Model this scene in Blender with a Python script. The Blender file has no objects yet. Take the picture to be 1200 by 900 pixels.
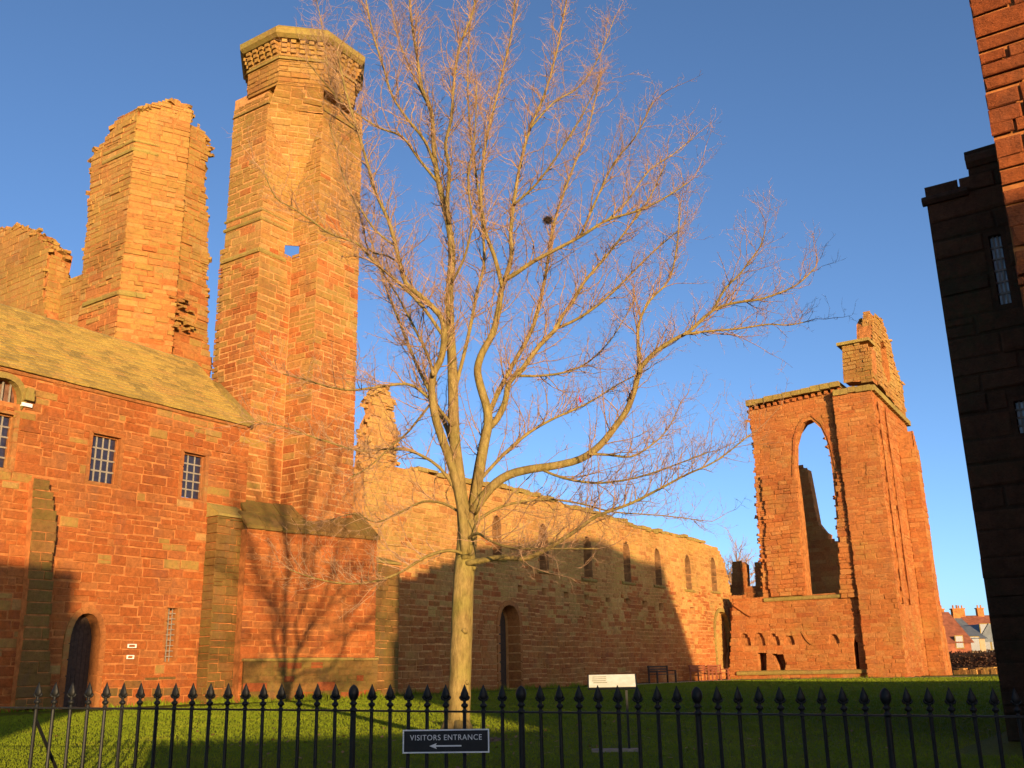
import bpy, bmesh, math, random
import numpy as np
from mathutils import Vector, Matrix, Quaternion
from mathutils.geometry import tessellate_polygon

random.seed(7)
RNG = np.random.default_rng(7)
SC = bpy.context.scene
COL = SC.collection

# ------------------------------------------------------------------ camera
F, CX, CY = 1150.0, 600.0, 450.0
ce = np.array([800.0, 320.0, F]); ce /= np.linalg.norm(ce)
cn = np.array([-1800.0, 372.0, F]); cn -= ce * (cn @ ce); cn /= np.linalg.norm(cn)
cu = np.cross(ce, cn)
RW = np.array([ce, cn, cu])                 # camera (x right, y down, z forward) -> world (east, north, up)
EYE = np.array([0.0, 0.0, 0.8])             # the street lies 0.8 m under the lawn (lawn is z = 0)
cam = bpy.data.cameras.new('camera'); cam.sensor_width = 36; cam.lens = 36 * F / 1200
cam.clip_start = 0.1; cam.clip_end = 4000
co = bpy.data.objects.new('camera', cam); COL.objects.link(co)
m = Matrix.Identity(4)
for i in range(3):
    m[i][0] = RW[i][0]; m[i][1] = -RW[i][1]; m[i][2] = -RW[i][2]; m[i][3] = EYE[i]
co.matrix_world = m
SC.camera = co

# ------------------------------------------------------------------ sky, sun, exposure
SUN_EL = math.radians(6.0)
LH = Vector((0.618, 0.786, 0)).normalized()          # way the light travels over the ground
ldir = Vector((LH.x * math.cos(SUN_EL), LH.y * math.cos(SUN_EL), -math.sin(SUN_EL)))
w = bpy.data.worlds.new('World'); SC.world = w; w.use_nodes = True
nt = w.node_tree
sky = nt.nodes.new('ShaderNodeTexSky'); sky.sky_type = 'NISHITA'; sky.sun_disc = False
sky.sun_elevation = SUN_EL; sky.sun_rotation = math.atan2(-LH.x, -LH.y)
sky.altitude = 0; sky.air_density = 0.5; sky.dust_density = 0.9; sky.ozone_density = 2.1
nt.links.new(sky.outputs[0], nt.nodes['Background'].inputs[0])
nt.nodes['Background'].inputs[1].default_value = 0.15
sl = bpy.data.lights.new('sun', 'SUN'); sl.energy = 4.5; sl.angle = math.radians(0.5); sl.color = (1.0, 0.71, 0.38)
so = bpy.data.objects.new('sun', sl); COL.objects.link(so)
so.rotation_euler = ldir.to_track_quat('-Z', 'Y').to_euler(); so.location = (-20, -25, 30)
vs = SC.view_settings
vs.view_transform = 'Standard'; vs.look = 'None'; vs.exposure = 1.0; vs.gamma = 1.0

# ------------------------------------------------------------------ points from the survey (photo pixel -> point on a known plane)
def ray(px, py):
    return RW @ np.array([px - CX, py - CY, F])
def onX(px, py, X):
    d = ray(px, py); return Vector(EYE + d * ((X - EYE[0]) / d[0]))
def onY(px, py, Y):
    d = ray(px, py); return Vector(EYE + d * ((Y - EYE[1]) / d[1]))
def onZ(px, py, Z=0.0):
    d = ray(px, py); return Vector(EYE + d * ((Z - EYE[2]) / d[2]))
def deep(px, py, D):
    return Vector(EYE + ray(px, py) * (D / F))
def proj(p):
    q = RW.T @ (np.array(p) - EYE)
    return q[0] / q[2] * F + CX, q[1] / q[2] * F + CY, q[2]

# ------------------------------------------------------------------ object helpers
def tag(o, label=None, cat=None, group=None, kind=None):
    if label: o['label'] = label
    if cat: o['category'] = cat
    if group: o['group'] = group
    if kind: o['kind'] = kind
    return o
def empty(name, loc=(0, 0, 0), rz=0, label=None, cat=None, group=None):
    o = bpy.data.objects.new(name, None); COL.objects.link(o)
    o.location = loc; o.rotation_euler = (0, 0, rz); o.empty_display_size = 0.3
    return tag(o, label, cat, group)
def link(name, me, mat=None, parent=None, smooth=False):
    if mat is not None and not me.materials: me.materials.append(mat)
    o = bpy.data.objects.new(name, me); COL.objects.link(o)
    if parent is not None: o.parent = parent
    if smooth: me.polygons.foreach_set('use_smooth', [True] * len(me.polygons))
    return o
def world_link(name, me, mat, parent, smooth=False):
    """mesh data given in world coordinates, parented to a thing that stands elsewhere"""
    if parent is not None:
        inv = (Matrix.Translation(parent.location) @ parent.rotation_euler.to_matrix().to_4x4()).inverted()
        if parent.parent is not None:
            inv = inv @ (Matrix.Translation(parent.parent.location) @ parent.parent.rotation_euler.to_matrix().to_4x4()).inverted()
        me.transform(inv)
    return link(name, me, mat, parent, smooth)

class MB:
    """collects boxes, prisms and tubes into one mesh"""
    def __init__(s): s.v = []; s.f = []
    def add(s, vs_, fs):
        b = len(s.v); s.v += [tuple(x) for x in vs_]; s.f += [tuple(i + b for i in f) for f in fs]
    def box(s, c, size, ax=None):
        hx, hy, hz = size[0] / 2, size[1] / 2, size[2] / 2
        A = ax or (Vector((1, 0, 0)), Vector((0, 1, 0)), Vector((0, 0, 1))); c = Vector(c)
        P = [c + A[0] * (i * hx) + A[1] * (j * hy) + A[2] * (k * hz) for k in (-1, 1) for j in (-1, 1) for i in (-1, 1)]
        s.add(P, [(0, 2, 3, 1), (4, 5, 7, 6), (0, 1, 5, 4), (2, 6, 7, 3), (0, 4, 6, 2), (1, 3, 7, 5)])
        return s
    def bx(s, a, b):
        return s.box([(a[i] + b[i]) / 2 for i in range(3)], [abs(b[i] - a[i]) for i in range(3)])
    def beam(s, a, b, wd, ht, up=Vector((0, 0, 1))):
        a = Vector(a); b = Vector(b); d = (b - a); L = d.length; d.normalize()
        r = d.cross(up)
        if r.length < 1e-4: r = d.cross(Vector((0, 1, 0)))
        r.normalize(); u_ = r.cross(d)
        return s.box((a + b) / 2, (L, wd, ht), (d, r, u_))
    def tube(s, pts, rad, n=6, cap=True):
        pts = [Vector(p) for p in pts]; rings = []
        nrm = None
        for i, p in enumerate(pts):
            t = (pts[min(i + 1, len(pts) - 1)] - pts[max(i - 1, 0)]).normalized()
            if nrm is None:
                nrm = t.orthogonal().normalized()
            else:
                nrm = (nrm - t * nrm.dot(t))
                nrm = nrm.normalized() if nrm.length > 1e-5 else t.orthogonal().normalized()
            b = t.cross(nrm); r = rad[i] if hasattr(rad, '__len__') else rad
            rings.append([p + (nrm * math.cos(k * 2 * math.pi / n) + b * math.sin(k * 2 * math.pi / n)) * r for k in range(n)])
        fs = []
        for i in range(len(pts) - 1):
            for k in range(n):
                fs.append((i * n + k, i * n + (k + 1) % n, (i + 1) * n + (k + 1) % n, (i + 1) * n + k))
        if cap:
            fs.append(tuple(range(n))[::-1]); fs.append(tuple((len(pts) - 1) * n + k for k in range(n)))
        s.add([v for r in rings for v in r], fs); return s
    def lathe(s, prof, c=(0, 0, 0), n=8, flat=1.0):
        c = Vector(c); vs_ = []
        for r, z in prof:
            for k in range(n):
                a = k * 2 * math.pi / n
                vs_.append(c + Vector((r * math.cos(a), r * flat * math.sin(a), z)))
        fs = []
        for i in range(len(prof) - 1):
            for k in range(n):
                fs.append((i * n + k, i * n + (k + 1) % n, (i + 1) * n + (k + 1) % n, (i + 1) * n + k))
        fs.append(tuple(range(n))[::-1]); fs.append(tuple((len(prof) - 1) * n + k for k in range(n)))
        s.add(vs_, fs); return s
    def slab(s, O, U, N, poly, holes, d0, d1, V=None):
        """polygon with holes in the wall plane (u along U, v up), from depth d0 to d1 along N"""
        loops = [[Vector((p[0], p[1], 0)) for p in poly]] + [[Vector((p[0], p[1], 0)) for p in h] for h in holes]
        tris = tessellate_polygon(loops)
        flat = [p for l in loops for p in l]; n = len(flat); Z = V if V is not None else Vector((0, 0, 1))
        vs_ = [O + U * p.x + Z * p.y + N * d1 for p in flat] + [O + U * p.x + Z * p.y + N * d0 for p in flat]
        fs = [tuple(t) for t in tris] + [tuple(i + n for i in t[::-1]) for t in tris]
        k = 0
        for l in loops:
            for i in range(len(l)):
                a = k + i; b = k + (i + 1) % len(l); fs.append((a, b, b + n, a + n))
            k += len(l)
        s.add(vs_, fs); return s
    def mesh(s, name):
        me = bpy.data.meshes.new(name); me.from_pydata(s.v, [], s.f)
        bm = bmesh.new(); bm.from_mesh(me); bmesh.ops.recalc_face_normals(bm, faces=bm.faces); bm.to_mesh(me); bm.free()
        return me
    def build(s, name, mat, parent=None, smooth=False):
        return world_link(name, s.mesh(name), mat, parent, smooth)

# ------------------------------------------------------------------ materials
def newmat(name):
    mt = bpy.data.materials.new(name); mt.use_nodes = True
    return mt, mt.node_tree, mt.node_tree.nodes['Principled BSDF']
def nd(t, typ, **kw):
    n = t.nodes.new(typ)
    for k, v in kw.items(): setattr(n, k, v)
    return n
def noise(t, scale, detail=4, rough=0.6, vec=None, stretch=None):
    n = nd(t, 'ShaderNodeTexNoise'); n.inputs['Scale'].default_value = scale
    n.inputs['Detail'].default_value = detail; n.inputs['Roughness'].default_value = rough
    g = nd(t, 'ShaderNodeNewGeometry') if vec is None else None
    src = g.outputs['Position'] if vec is None else vec
    if stretch:
        mp = nd(t, 'ShaderNodeMapping'); mp.inputs['Scale'].default_value = stretch
        t.links.new(src, mp.inputs['Vector']); src = mp.outputs[0]
    t.links.new(src, n.inputs['Vector'])
    return n.outputs['Fac']
def ramp(t, fac, stops, interp='LINEAR'):
    r = nd(t, 'ShaderNodeValToRGB'); r.color_ramp.interpolation = interp
    el = r.color_ramp.elements
    while len(el) < len(stops): el.new(0.5)
    for e_, (p, c) in zip(el, stops):
        e_.position = p; e_.color = (*c, 1) if len(c) == 3 else c
    t.links.new(fac, r.inputs['Fac']); return r.outputs['Color']
def mix(t, fac, a, b, mode='MIX'):
    n = nd(t, 'ShaderNodeMix', data_type='RGBA', blend_type=mode)
    for sock, val in ((n.inputs[0], fac), (n.inputs[6], a), (n.inputs[7], b)):
        if isinstance(val, (int, float)): sock.default_value = val
        elif isinstance(val, tuple): sock.default_value = (*val, 1)
        else: t.links.new(val, sock)
    return n.outputs[2]
def bump(t, bs, fac, strength, dist):
    b = nd(t, 'ShaderNodeBump'); b.inputs['Strength'].default_value = strength; b.inputs['Distance'].default_value = dist
    t.links.new(fac, b.inputs['Height'])
    if bs.inputs['Normal'].is_linked:
        t.links.new(bs.inputs['Normal'].links[0].from_socket, b.inputs['Normal'])
    t.links.new(b.outputs[0], bs.inputs['Normal'])
def math_(t, op, a, b=None):
    n = nd(t, 'ShaderNodeMath', operation=op)
    for i, v in enumerate((a, b)):
        if v is None: continue
        if isinstance(v, (int, float)): n.inputs[i].default_value = v
        else: t.links.new(v, n.inputs[i])
    return n.outputs[0]

def stone_mat(name, palette, lichen=(0.30, 0.25, 0.08), lich=0.35, dark=(0.12, 0.07, 0.045), darkness=0.35):
    mt, t, b = newmat(name)
    at = nd(t, 'ShaderNodeAttribute', attribute_name='tone')
    oi = nd(t, 'ShaderNodeObjectInfo')
    v = math_(t, 'FRACT', math_(t, 'ADD', at.outputs['Fac'], oi.outputs['Random']))
    stops = [((i + 0.5) / len(palette), c) for i, c in enumerate(palette)]
    c = ramp(t, v, stops)
    c = mix(t, 0.75, c, ramp(t, noise(t, 7, 5, 0.7), [(0.25, (0.45, 0.45, 0.45)), (0.5, (0.95, 0.95, 0.95)), (0.8, (1.45, 1.4, 1.3))]), 'MULTIPLY')
    c = mix(t, 0.6, c, ramp(t, noise(t, 40, 3, 0.7, stretch=(1, 1, 2.2)), [(0.3, (0.62, 0.6, 0.58)), (0.7, (1.25, 1.25, 1.25))]), 'MULTIPLY')
    lm = ramp(t, noise(t, 0.55, 6, 0.62), [(0.62 - lich * 0.5, (0, 0, 0)), (0.82 - lich * 0.4, (1, 1, 1))])
    fine = ramp(t, noise(t, 9, 4, 0.7), [(0.35, (0.15, 0.15, 0.15)), (0.6, (1, 1, 1))])
    c = mix(t, math_(t, 'MULTIPLY', math_(t, 'MULTIPLY', lm, fine), 0.8), c, lichen)
    big = ramp(t, noise(t, 0.33, 4, 0.6), [(0.3, (0.72, 0.70, 0.68)), (0.55, (1.0, 1.0, 1.0)), (0.75, (1.12, 1.14, 1.15))]); c = mix(t, 0.9, c, big, 'MULTIPLY')
    pit = ramp(t, noise(t, 22, 3, 0.8), [(0.27, (0.35, 0.3, 0.28)), (0.36, (1, 1, 1))]); c = mix(t, 0.75, c, pit, 'MULTIPLY')
    dm = ramp(t, noise(t, 1.3, 5, 0.65, stretch=(1, 1, 0.45)), [(0.52, (0, 0, 0)), (0.75, (1, 1, 1))])
    c = mix(t, math_(t, 'MULTIPLY', dm, darkness), c, dark)
    t.links.new(c, b.inputs['Base Color'])
    b.inputs['Roughness'].default_value = 0.95; b.inputs['Specular IOR Level'].default_value = 0.15
    bump(t, b, noise(t, 9, 7, 0.75, stretch=(1, 1, 1.6)), 0.85, 0.05)
    bump(t, b, noise(t, 70, 3, 0.6), 0.35, 0.008)
    return mt

def plain_mat(name, col, rough=0.7, metal=0.0, var=0.25, scale=8.0, bmp=0.2, spec=0.3, dist=0.01):
    mt, t, b = newmat(name)
    lo = tuple(x * (1 - var) for x in col); hi = tuple(min(1, x * (1 + var)) for x in col)
    t.links.new(ramp(t, noise(t, scale, 5, 0.65), [(0.3, lo), (0.7, hi)]), b.inputs['Base Color'])
    b.inputs['Roughness'].default_value = rough; b.inputs['Metallic'].default_value = metal
    b.inputs['Specular IOR Level'].default_value = spec
    if bmp: bump(t, b, noise(t, scale * 3, 4, 0.6), bmp, dist)
    return mt

RED = [(0.36, 0.098, 0.023), (0.39, 0.112, 0.027), (0.37, 0.102, 0.026), (0.39, 0.128, 0.033), (0.335, 0.090, 0.023), (0.38, 0.114, 0.029), (0.37, 0.130, 0.038)]
M = {}
M['stone_red'] = stone_mat('red_sandstone', RED, lich=0.15, lichen=(0.25, 0.115, 0.032), darkness=0.42)
M['stone_tower'] = stone_mat('tower_sandstone', [(0.37, 0.165, 0.045), (0.42, 0.205, 0.060), (0.36, 0.145, 0.042), (0.41, 0.20, 0.060), (0.43, 0.23, 0.080), (0.34, 0.13, 0.040), (0.39, 0.18, 0.050)], lich=0.6, lichen=(0.31, 0.205, 0.045), darkness=0.4)
M['stone_nave'] = stone_mat('buff_sandstone', [(0.47, 0.24, 0.070), (0.52, 0.30, 0.095), (0.44, 0.20, 0.058), (0.50, 0.28, 0.085), (0.40, 0.16, 0.050), (0.48, 0.26, 0.078)], lich=0.4, lichen=(0.40, 0.275, 0.065), darkness=0.3)
M['stone_far'] = stone_mat('weathered_sandstone', [(0.39, 0.122, 0.032), (0.43, 0.155, 0.042), (0.36, 0.102, 0.028), (0.45, 0.19, 0.058), (0.41, 0.138, 0.038)], lich=0.22, lichen=(0.34, 0.21, 0.05), darkness=0.35)
M['stone_sooty'] = stone_mat('sooty_sandstone', [(0.10, 0.045, 0.022), (0.13, 0.055, 0.026), (0.085, 0.042, 0.022)], lich=0.3, lichen=(0.05, 0.05, 0.02), darkness=0.6, dark=(0.03, 0.02, 0.015))  # palette darkened to deepen the shade on the right-hand house
M['stone_moss'] = stone_mat('mossy_sandstone', [(0.19, 0.095, 0.026), (0.22, 0.11, 0.030), (0.17, 0.085, 0.025), (0.25, 0.11, 0.032)], lich=0.5, lichen=(0.155, 0.115, 0.024), darkness=0.5)
M['stone_dull'] = stone_mat('dull_red_sandstone', [(0.25, 0.062, 0.017), (0.29, 0.078, 0.02), (0.27, 0.07, 0.02), (0.23, 0.06, 0.018)], lich=0.15, lichen=(0.2, 0.09, 0.03), darkness=0.4)
M['coping'] = stone_mat('lichened_coping', [(0.32, 0.21, 0.06), (0.36, 0.22, 0.065), (0.29, 0.18, 0.05)], lich=0.6, lichen=(0.28, 0.22, 0.05), darkness=0.35)
M['dressed'] = stone_mat('dressed_sandstone', [(0.38, 0.135, 0.038), (0.41, 0.155, 0.045)], lich=0.2, darkness=0.35)
M['mortar'] = plain_mat('lime_mortar', (0.47, 0.22, 0.075), 0.95, var=0.35, scale=5, bmp=0.5, spec=0.1)
M['niche'] = plain_mat('damp_niche_stone', (0.22, 0.11, 0.045), 0.95, var=0.5, scale=3, bmp=0.8, spec=0.1, dist=0.05)  # darker colour stands in for shade inside the nave niches
M['mortar_red'] = plain_mat('red_mortar', (0.37, 0.135, 0.040), 0.95, var=0.45, scale=4, bmp=0.5, spec=0.1)
M['rubble'] = plain_mat('rubble_core', (0.36, 0.135, 0.04), 0.95, var=0.45, scale=3, bmp=0.9, spec=0.1, dist=0.06)
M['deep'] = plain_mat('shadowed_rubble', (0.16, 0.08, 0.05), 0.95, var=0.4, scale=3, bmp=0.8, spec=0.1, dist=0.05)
M['iron'] = plain_mat('black_painted_iron', (0.010, 0.010, 0.009), 0.5, var=0.4, scale=30, bmp=0.25, spec=0.22, dist=0.002)
M['lead'] = plain_mat('lead_came', (0.24, 0.20, 0.15), 0.6, var=0.3, scale=20)
M['wood_dark'] = plain_mat('dark_oak', (0.05, 0.03, 0.02), 0.7, var=0.4, scale=12)
M['wood_red'] = plain_mat('bench_wood', (0.25, 0.075, 0.035), 0.6, var=0.3, scale=14)
M['white'] = plain_mat('white_paint', (0.75, 0.72, 0.65), 0.6, var=0.08, scale=20, bmp=0.05)
M['signblack'] = plain_mat('black_sign_enamel', (0.010, 0.011, 0.012), 0.45, var=0.2, scale=20, bmp=0.05)
M['signgrey'] = plain_mat('sign_lettering_grey', (0.62, 0.62, 0.60), 0.6, var=0.06, scale=40, bmp=0)
mt, t, b = newmat('window_glass')
t.links.new(ramp(t, noise(t, 6, 2), [(0.3, (0.018, 0.016, 0.028)), (0.7, (0.035, 0.03, 0.045))]), b.inputs['Base Color'])
b.inputs['Roughness'].default_value = 0.12; b.inputs['Specular IOR Level'].default_value = 0.5
M['glass'] = mt

M['pale_glass'] = plain_mat('old_window_glass', (0.36, 0.42, 0.44), .25, var=.3, scale=9, bmp=.1, spec=.6)  # pale blue base colour stands in for sky reflected in the panes
# ------------------------------------------------------------------ masonry
def stone_variant(k):
    r = random.Random(100 + k); j = lambda a: r.uniform(-a, a)
    iu, iv = 0.03, 0.09
    out = [(-.5, 0, -.5), (.5, 0, -.5), (.5, 0, .5), (-.5, 0, .5)]
    mid = [(x * (1 + r.uniform(-.05, .008)), 0.55 + j(.12), z * (1 + r.uniform(-.10, .05))) for x, _, z in out]
    fr = [((x * (1 - 2 * iu)) + j(.03), 1.0 + j(.22), (z * (1 - 2 * iv)) + j(.085)) for x, _, z in out]
    v = out + mid + fr
    f = [(a, b_, b_ + 4, a + 4) for a, b_ in ((0, 1), (1, 2), (2, 3), (3, 0))]
    f += [(a + 4, b_ + 4, b_ + 8, a + 8) for a, b_ in ((0, 1), (1, 2), (2, 3), (3, 0))] + [(8, 9, 10, 11)]
    return np.array(v), f
VAR = [stone_variant(k) for k in range(12)]
VMESH = {}
def vmesh(k, mat):
    key = (k, mat.name)
    if key not in VMESH:
        me = bpy.data.meshes.new('stone_block'); me.from_pydata([tuple(x) for x in VAR[k][0]], [], VAR[k][1])
        me.materials.append(mat); VMESH[key] = me
    return VMESH[key]
VF = np.array(VAR[0][1])

def crossings(poly, v):
    xs = []
    n = len(poly)
    for i in range(n):
        a = poly[i]; b_ = poly[(i + 1) % n]
        if (a[1] <= v) != (b_[1] <= v):
            xs.append(a[0] + (v - a[1]) / (b_[1] - a[1]) * (b_[0] - a[0]))
    xs.sort(); return [(xs[i], xs[i + 1]) for i in range(0, len(xs) - 1, 2)]
def subtract(iv, hs):
    for h0, h1 in hs:
        out = []
        for a, b_ in iv:
            if h1 <= a or h0 >= b_: out.append((a, b_))
            else:
                if h0 > a: out.append((a, h0))
                if h1 < b_: out.append((h1, b_))
        iv = out
    return iv

class Masonry:
    def __init__(s, thing, mat): s.t = thing; s.mat = mat; s.st = []; s.coreb = MB(); s.r = random.Random(hash(thing.name) % 999 if False else len(thing.name) * 31 + int(abs(thing.location.x) * 7))
    def face(s, O, U, N, poly, holes=(), ch=(0.2, 0.3), ln=(0.3, 0.75), thick=0.8, rag=0.0, prot=0.016, gap=0.019, core=True, inset=0.018, mat=None, bond=0.0, v0=None, rubble=False, V=None, shrink=0.06):
        """lay courses of blocks on the plane through O; poly and holes are (u, v)"""
        O = Vector(O); U = Vector(U); N = Vector(N); r = s.r; s.V = Vector(V) if V is not None else Vector((0, 0, 1))
        vmin = min(p[1] for p in poly) if v0 is None else v0; vmax = max(p[1] for p in poly); v = vmin
        while v < vmax - 0.04:
            h = r.uniform(*ch)
            if v + h > vmax: h = max(0.06, vmax - v)
            vm = v + h / 2
            iv = crossings(poly, vm)
            if rag: iv = [(a + r.uniform(-rag, rag * .6), b_ + r.uniform(-rag * .6, rag)) for a, b_ in iv]
            hs = [c for hh in holes for c in crossings(hh, vm)]
            iv = subtract(iv, hs)
            for a, b_ in iv:
                u_ = a
                while u_ < b_ - 0.02:
                    L = r.uniform(*ln) * (1.25 if h > sum(ch) / 2 else 0.9)
                    if b_ - (u_ + L) < ln[0] * 0.6: L = b_ - u_
                    L = min(L, b_ - u_)
                    pr = r.gauss(0, prot * 0.55)
                    if r.random() < 0.07: pr -= prot * 1.6
                    if math.sin(u_ * .8 + v * 1.9 + O.x) * math.sin(v * .55 - u_ * 1.1) > .72: pr -= prot * r.uniform(.3, 1.8)
                    if r.random() < (0.28 if rubble else 0.12) and h > 0.2 and L < 0.5:            # two thin blocks in one course
                        k = r.uniform(.35, .65)
                        mt_ = mat(u_, vm, r) if callable(mat) else mat
                        s.put(O, U, N, u_ + L / 2, v + h * k / 2, L - gap, h * k - gap, inset + pr, mt_, r, inset)
                        s.put(O, U, N, u_ + L / 2, v + h * (1 + k) / 2, L - gap, h * (1 - k) - gap, inset + pr + r.gauss(0, .01), mt_, r, inset)
                    else:
                        mt_ = mat(u_, vm, r) if callable(mat) else mat
                        L2 = L * r.uniform(.96, 1.0) if rubble else L
                        s.put(O, U, N, u_ + L / 2, vm + (r.gauss(0, .012) if rubble else 0), L2 - gap, (h - gap) * (r.uniform(.82, 1.06) if rubble else 1), inset + pr, mt_, r, inset)
                    u_ += L
            v += h
        if core:
            s.coreb.slab(O, U, N, grow_poly(poly, -shrink) if shrink else poly, [h for h in holes], -thick, -inset, s.V)
    def put(s, O, U, N, u_, v, su, sv, sn, mat, r, inset):
        if su < 0.03 or sv < 0.03: return
        v += .022 * math.sin(u_ * 1.15 + v * .6) + .012 * math.sin(u_ * 2.9 - v * 1.7); sv *= r.uniform(.93, 1.03)
        sn = max(sn, 0.012)
        base = O + U * u_ + s.V * v - N * (inset + 0.004)
        s.st.append((base, U, N, su, sv, sn + 0.004, r.random(), r.randrange(len(VAR)), mat or s.mat, s.V))
    def finish(s, coremat=None, budget=300, minpx=7):
        if s.coreb.v: s.coreb.build('wall_core', coremat or M['mortar'], s.t)
        sc = []
        for i, q in enumerate(s.st):
            x, y, d = proj(q[0] + q[2] * q[5])
            vis = d > 0 and -10 < x < 1210 and -10 < y < 910
            facing = (Vector(EYE) - q[0]).normalized().dot(q[2])
            area = q[3] * q[4] * max(facing, 0) / max(d * d, 1) if vis else 0
            wpx = q[3] * max(facing, .05) ** .5 * F / max(d, 1)
            sc.append((area if wpx > minpx else 0, i))
        sc.sort(reverse=True)
        single = set(i for a, i in sc[:budget] if a > 0)
        inv = s.t.matrix_basis.copy() if False else Matrix.Translation(s.t.location).inverted()
        rest = {}
        for i, q in enumerate(s.st):
            base, U, N, su, sv, sn, tone, k, mat, V = q
            if i in single:
                o = bpy.data.objects.new('stone', vmesh(k, mat)); COL.objects.link(o); o.parent = s.t
                mm = Matrix(((U.x * su, N.x * sn, V.x * sv, base.x), (U.y * su, N.y * sn, V.y * sv, base.y), (U.z * su, N.z * sn, V.z * sv, base.z), (0, 0, 0, 1)))
                o.matrix_local = inv @ mm
            else: rest.setdefault(mat.name, []).append(q)
        for mn, qs in rest.items():
            vv = np.empty((len(qs), 12, 3)); tones = np.empty(len(qs))
            for j, (base, U, N, su, sv, sn, tone, k, mat, V) in enumerate(qs):
                a = VAR[k][0]
                vv[j] = np.array(base) + a[:, 0:1] * su * np.array(U) + a[:, 1:2] * sn * np.array(N) + a[:, 2:3] * sv * np.array(V)
                tones[j] = tone
            vv -= np.array(s.t.location)
            ff = (VF[None] + (np.arange(len(qs)) * 12)[:, None, None]).reshape(-1, 4)
            me = bpy.data.meshes.new('stonework'); me.from_pydata(vv.reshape(-1, 3).tolist(), [], ff.tolist())
            at = me.attributes.new('tone', 'FLOAT', 'FACE'); at.data.foreach_set('value', np.repeat(tones, len(VF)).astype(np.float32))
            o = link('stonework', me, qs[0][8], s.t); o['kind'] = 'stuff'

EAST = Vector((1, 0, 0)); SOUTHW = Vector((0, -1, 0)); UP = Vector((0, 0, 1))
NS = Vector((0, -1, 0)); NW_ = Vector((-1, 0, 0))
class SFace:                                     # south-facing plane Y = c: u = X
    def __init__(s, c): s.c = c; s.O = Vector((0, c, 0)); s.U = Vector((1, 0, 0)); s.N = Vector((0, -1, 0))
    def __call__(s, px, py): p = onY(px, py, s.c); return (p.x, p.z)
class WFace:                                     # west-facing plane X = c: u = -Y (southwards)
    def __init__(s, c): s.c = c; s.O = Vector((c, 0, 0)); s.U = Vector((0, -1, 0)); s.N = Vector((-1, 0, 0))
    def __call__(s, px, py): p = onX(px, py, s.c); return (-p.y, p.z)
def W3(Fc, u_, v, d=0.0): return Fc.O + Fc.U * u_ + UP * v + Fc.N * d
def rect(u0, u1, v0, v1): return [(u0, v0), (u1, v0), (u1, v1), (u0, v1)]
def lancet(u0, u1, v0, vs_, va, n=6):
    """pointed-arch opening: jambs to vs_, apex at va"""
    c = (u0 + u1) / 2; pts = [(u0, v0), (u1, v0)]
    for k in range(n + 1):
        a = k / n * math.pi / 2; pts.append((c + (u1 - c) * math.cos(a) ** 0.8 if k < n else c, vs_ + (va - vs_) * math.sin(a) ** 1.0))
    for k in range(n - 1, -1, -1):
        a = k / n * math.pi / 2; pts.append((c - (c - u0) * math.cos(a) ** 0.8, vs_ + (va - vs_) * math.sin(a) ** 1.0))
    return pts
def grow_poly(pts, g):
    out = []; n = len(pts)
    if sum(pts[i - 1][0] * pts[i][1] - pts[i][0] * pts[i - 1][1] for i in range(n)) < 0: g = -g
    for i, p in enumerate(pts):
        a = Vector(pts[i - 1]) if i else Vector(pts[-1]); b_ = Vector(pts[(i + 1) % n]); d = (b_ - a)
        nn = Vector((d.y, -d.x)); nn = nn.normalized() if nn.length > 1e-6 else Vector((0, 0))
        q = Vector(p) + nn * g
        out.append((q.x, q.y))
    return out
def surround(Fc, pts, wdt, proud, depth, parent, mat, name='surround', skip_sill=False):
    """dressed stones set round an opening: each piece is its own little wedge, all one part"""
    mb = MB(); n = len(pts)
    outer = grow_poly(pts, wdt); pts = grow_poly(pts, -.012)
    for i in range(n):
        if skip_sill and i == 0: continue
        a, b_ = pts[i], pts[(i + 1) % n]; oa, ob = outer[i], outer[(i + 1) % n]
        L = math.hypot(b_[0] - a[0], b_[1] - a[1]); k = max(1, int(L / 0.38))
        for j in range(k):
            t0, t1 = j / k + 0.012, (j + 1) / k - 0.012
            l = lambda p, q, t_: (p[0] + (q[0] - p[0]) * t_, p[1] + (q[1] - p[1]) * t_)
            pr = proud + random.uniform(-.006, .006)
            P = [l(a, b_, t0), l(a, b_, t1), l(oa, ob, t1), l(oa, ob, t0)]
            vs_ = [W3(Fc, p[0], p[1], pr) for p in P] + [W3(Fc, p[0], p[1], -depth) for p in P]
            mb.add(vs_, [(0, 1, 2, 3), (7, 6, 5, 4), (0, 4, 5, 1), (1, 5, 6, 2), (2, 6, 7, 3), (3, 7, 4, 0)])
    return mb.build(name, mat, parent)
def backing(Fc, u0, u1, v0, v1, depth, parent, mat, name='recess_back'):
    mb = MB(); mb.slab(Fc.O, Fc.U, Fc.N, rect(u0, u1, v0, v1), [], -depth - 0.12, -depth)
    return mb.build(name, mat, parent)
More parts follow.
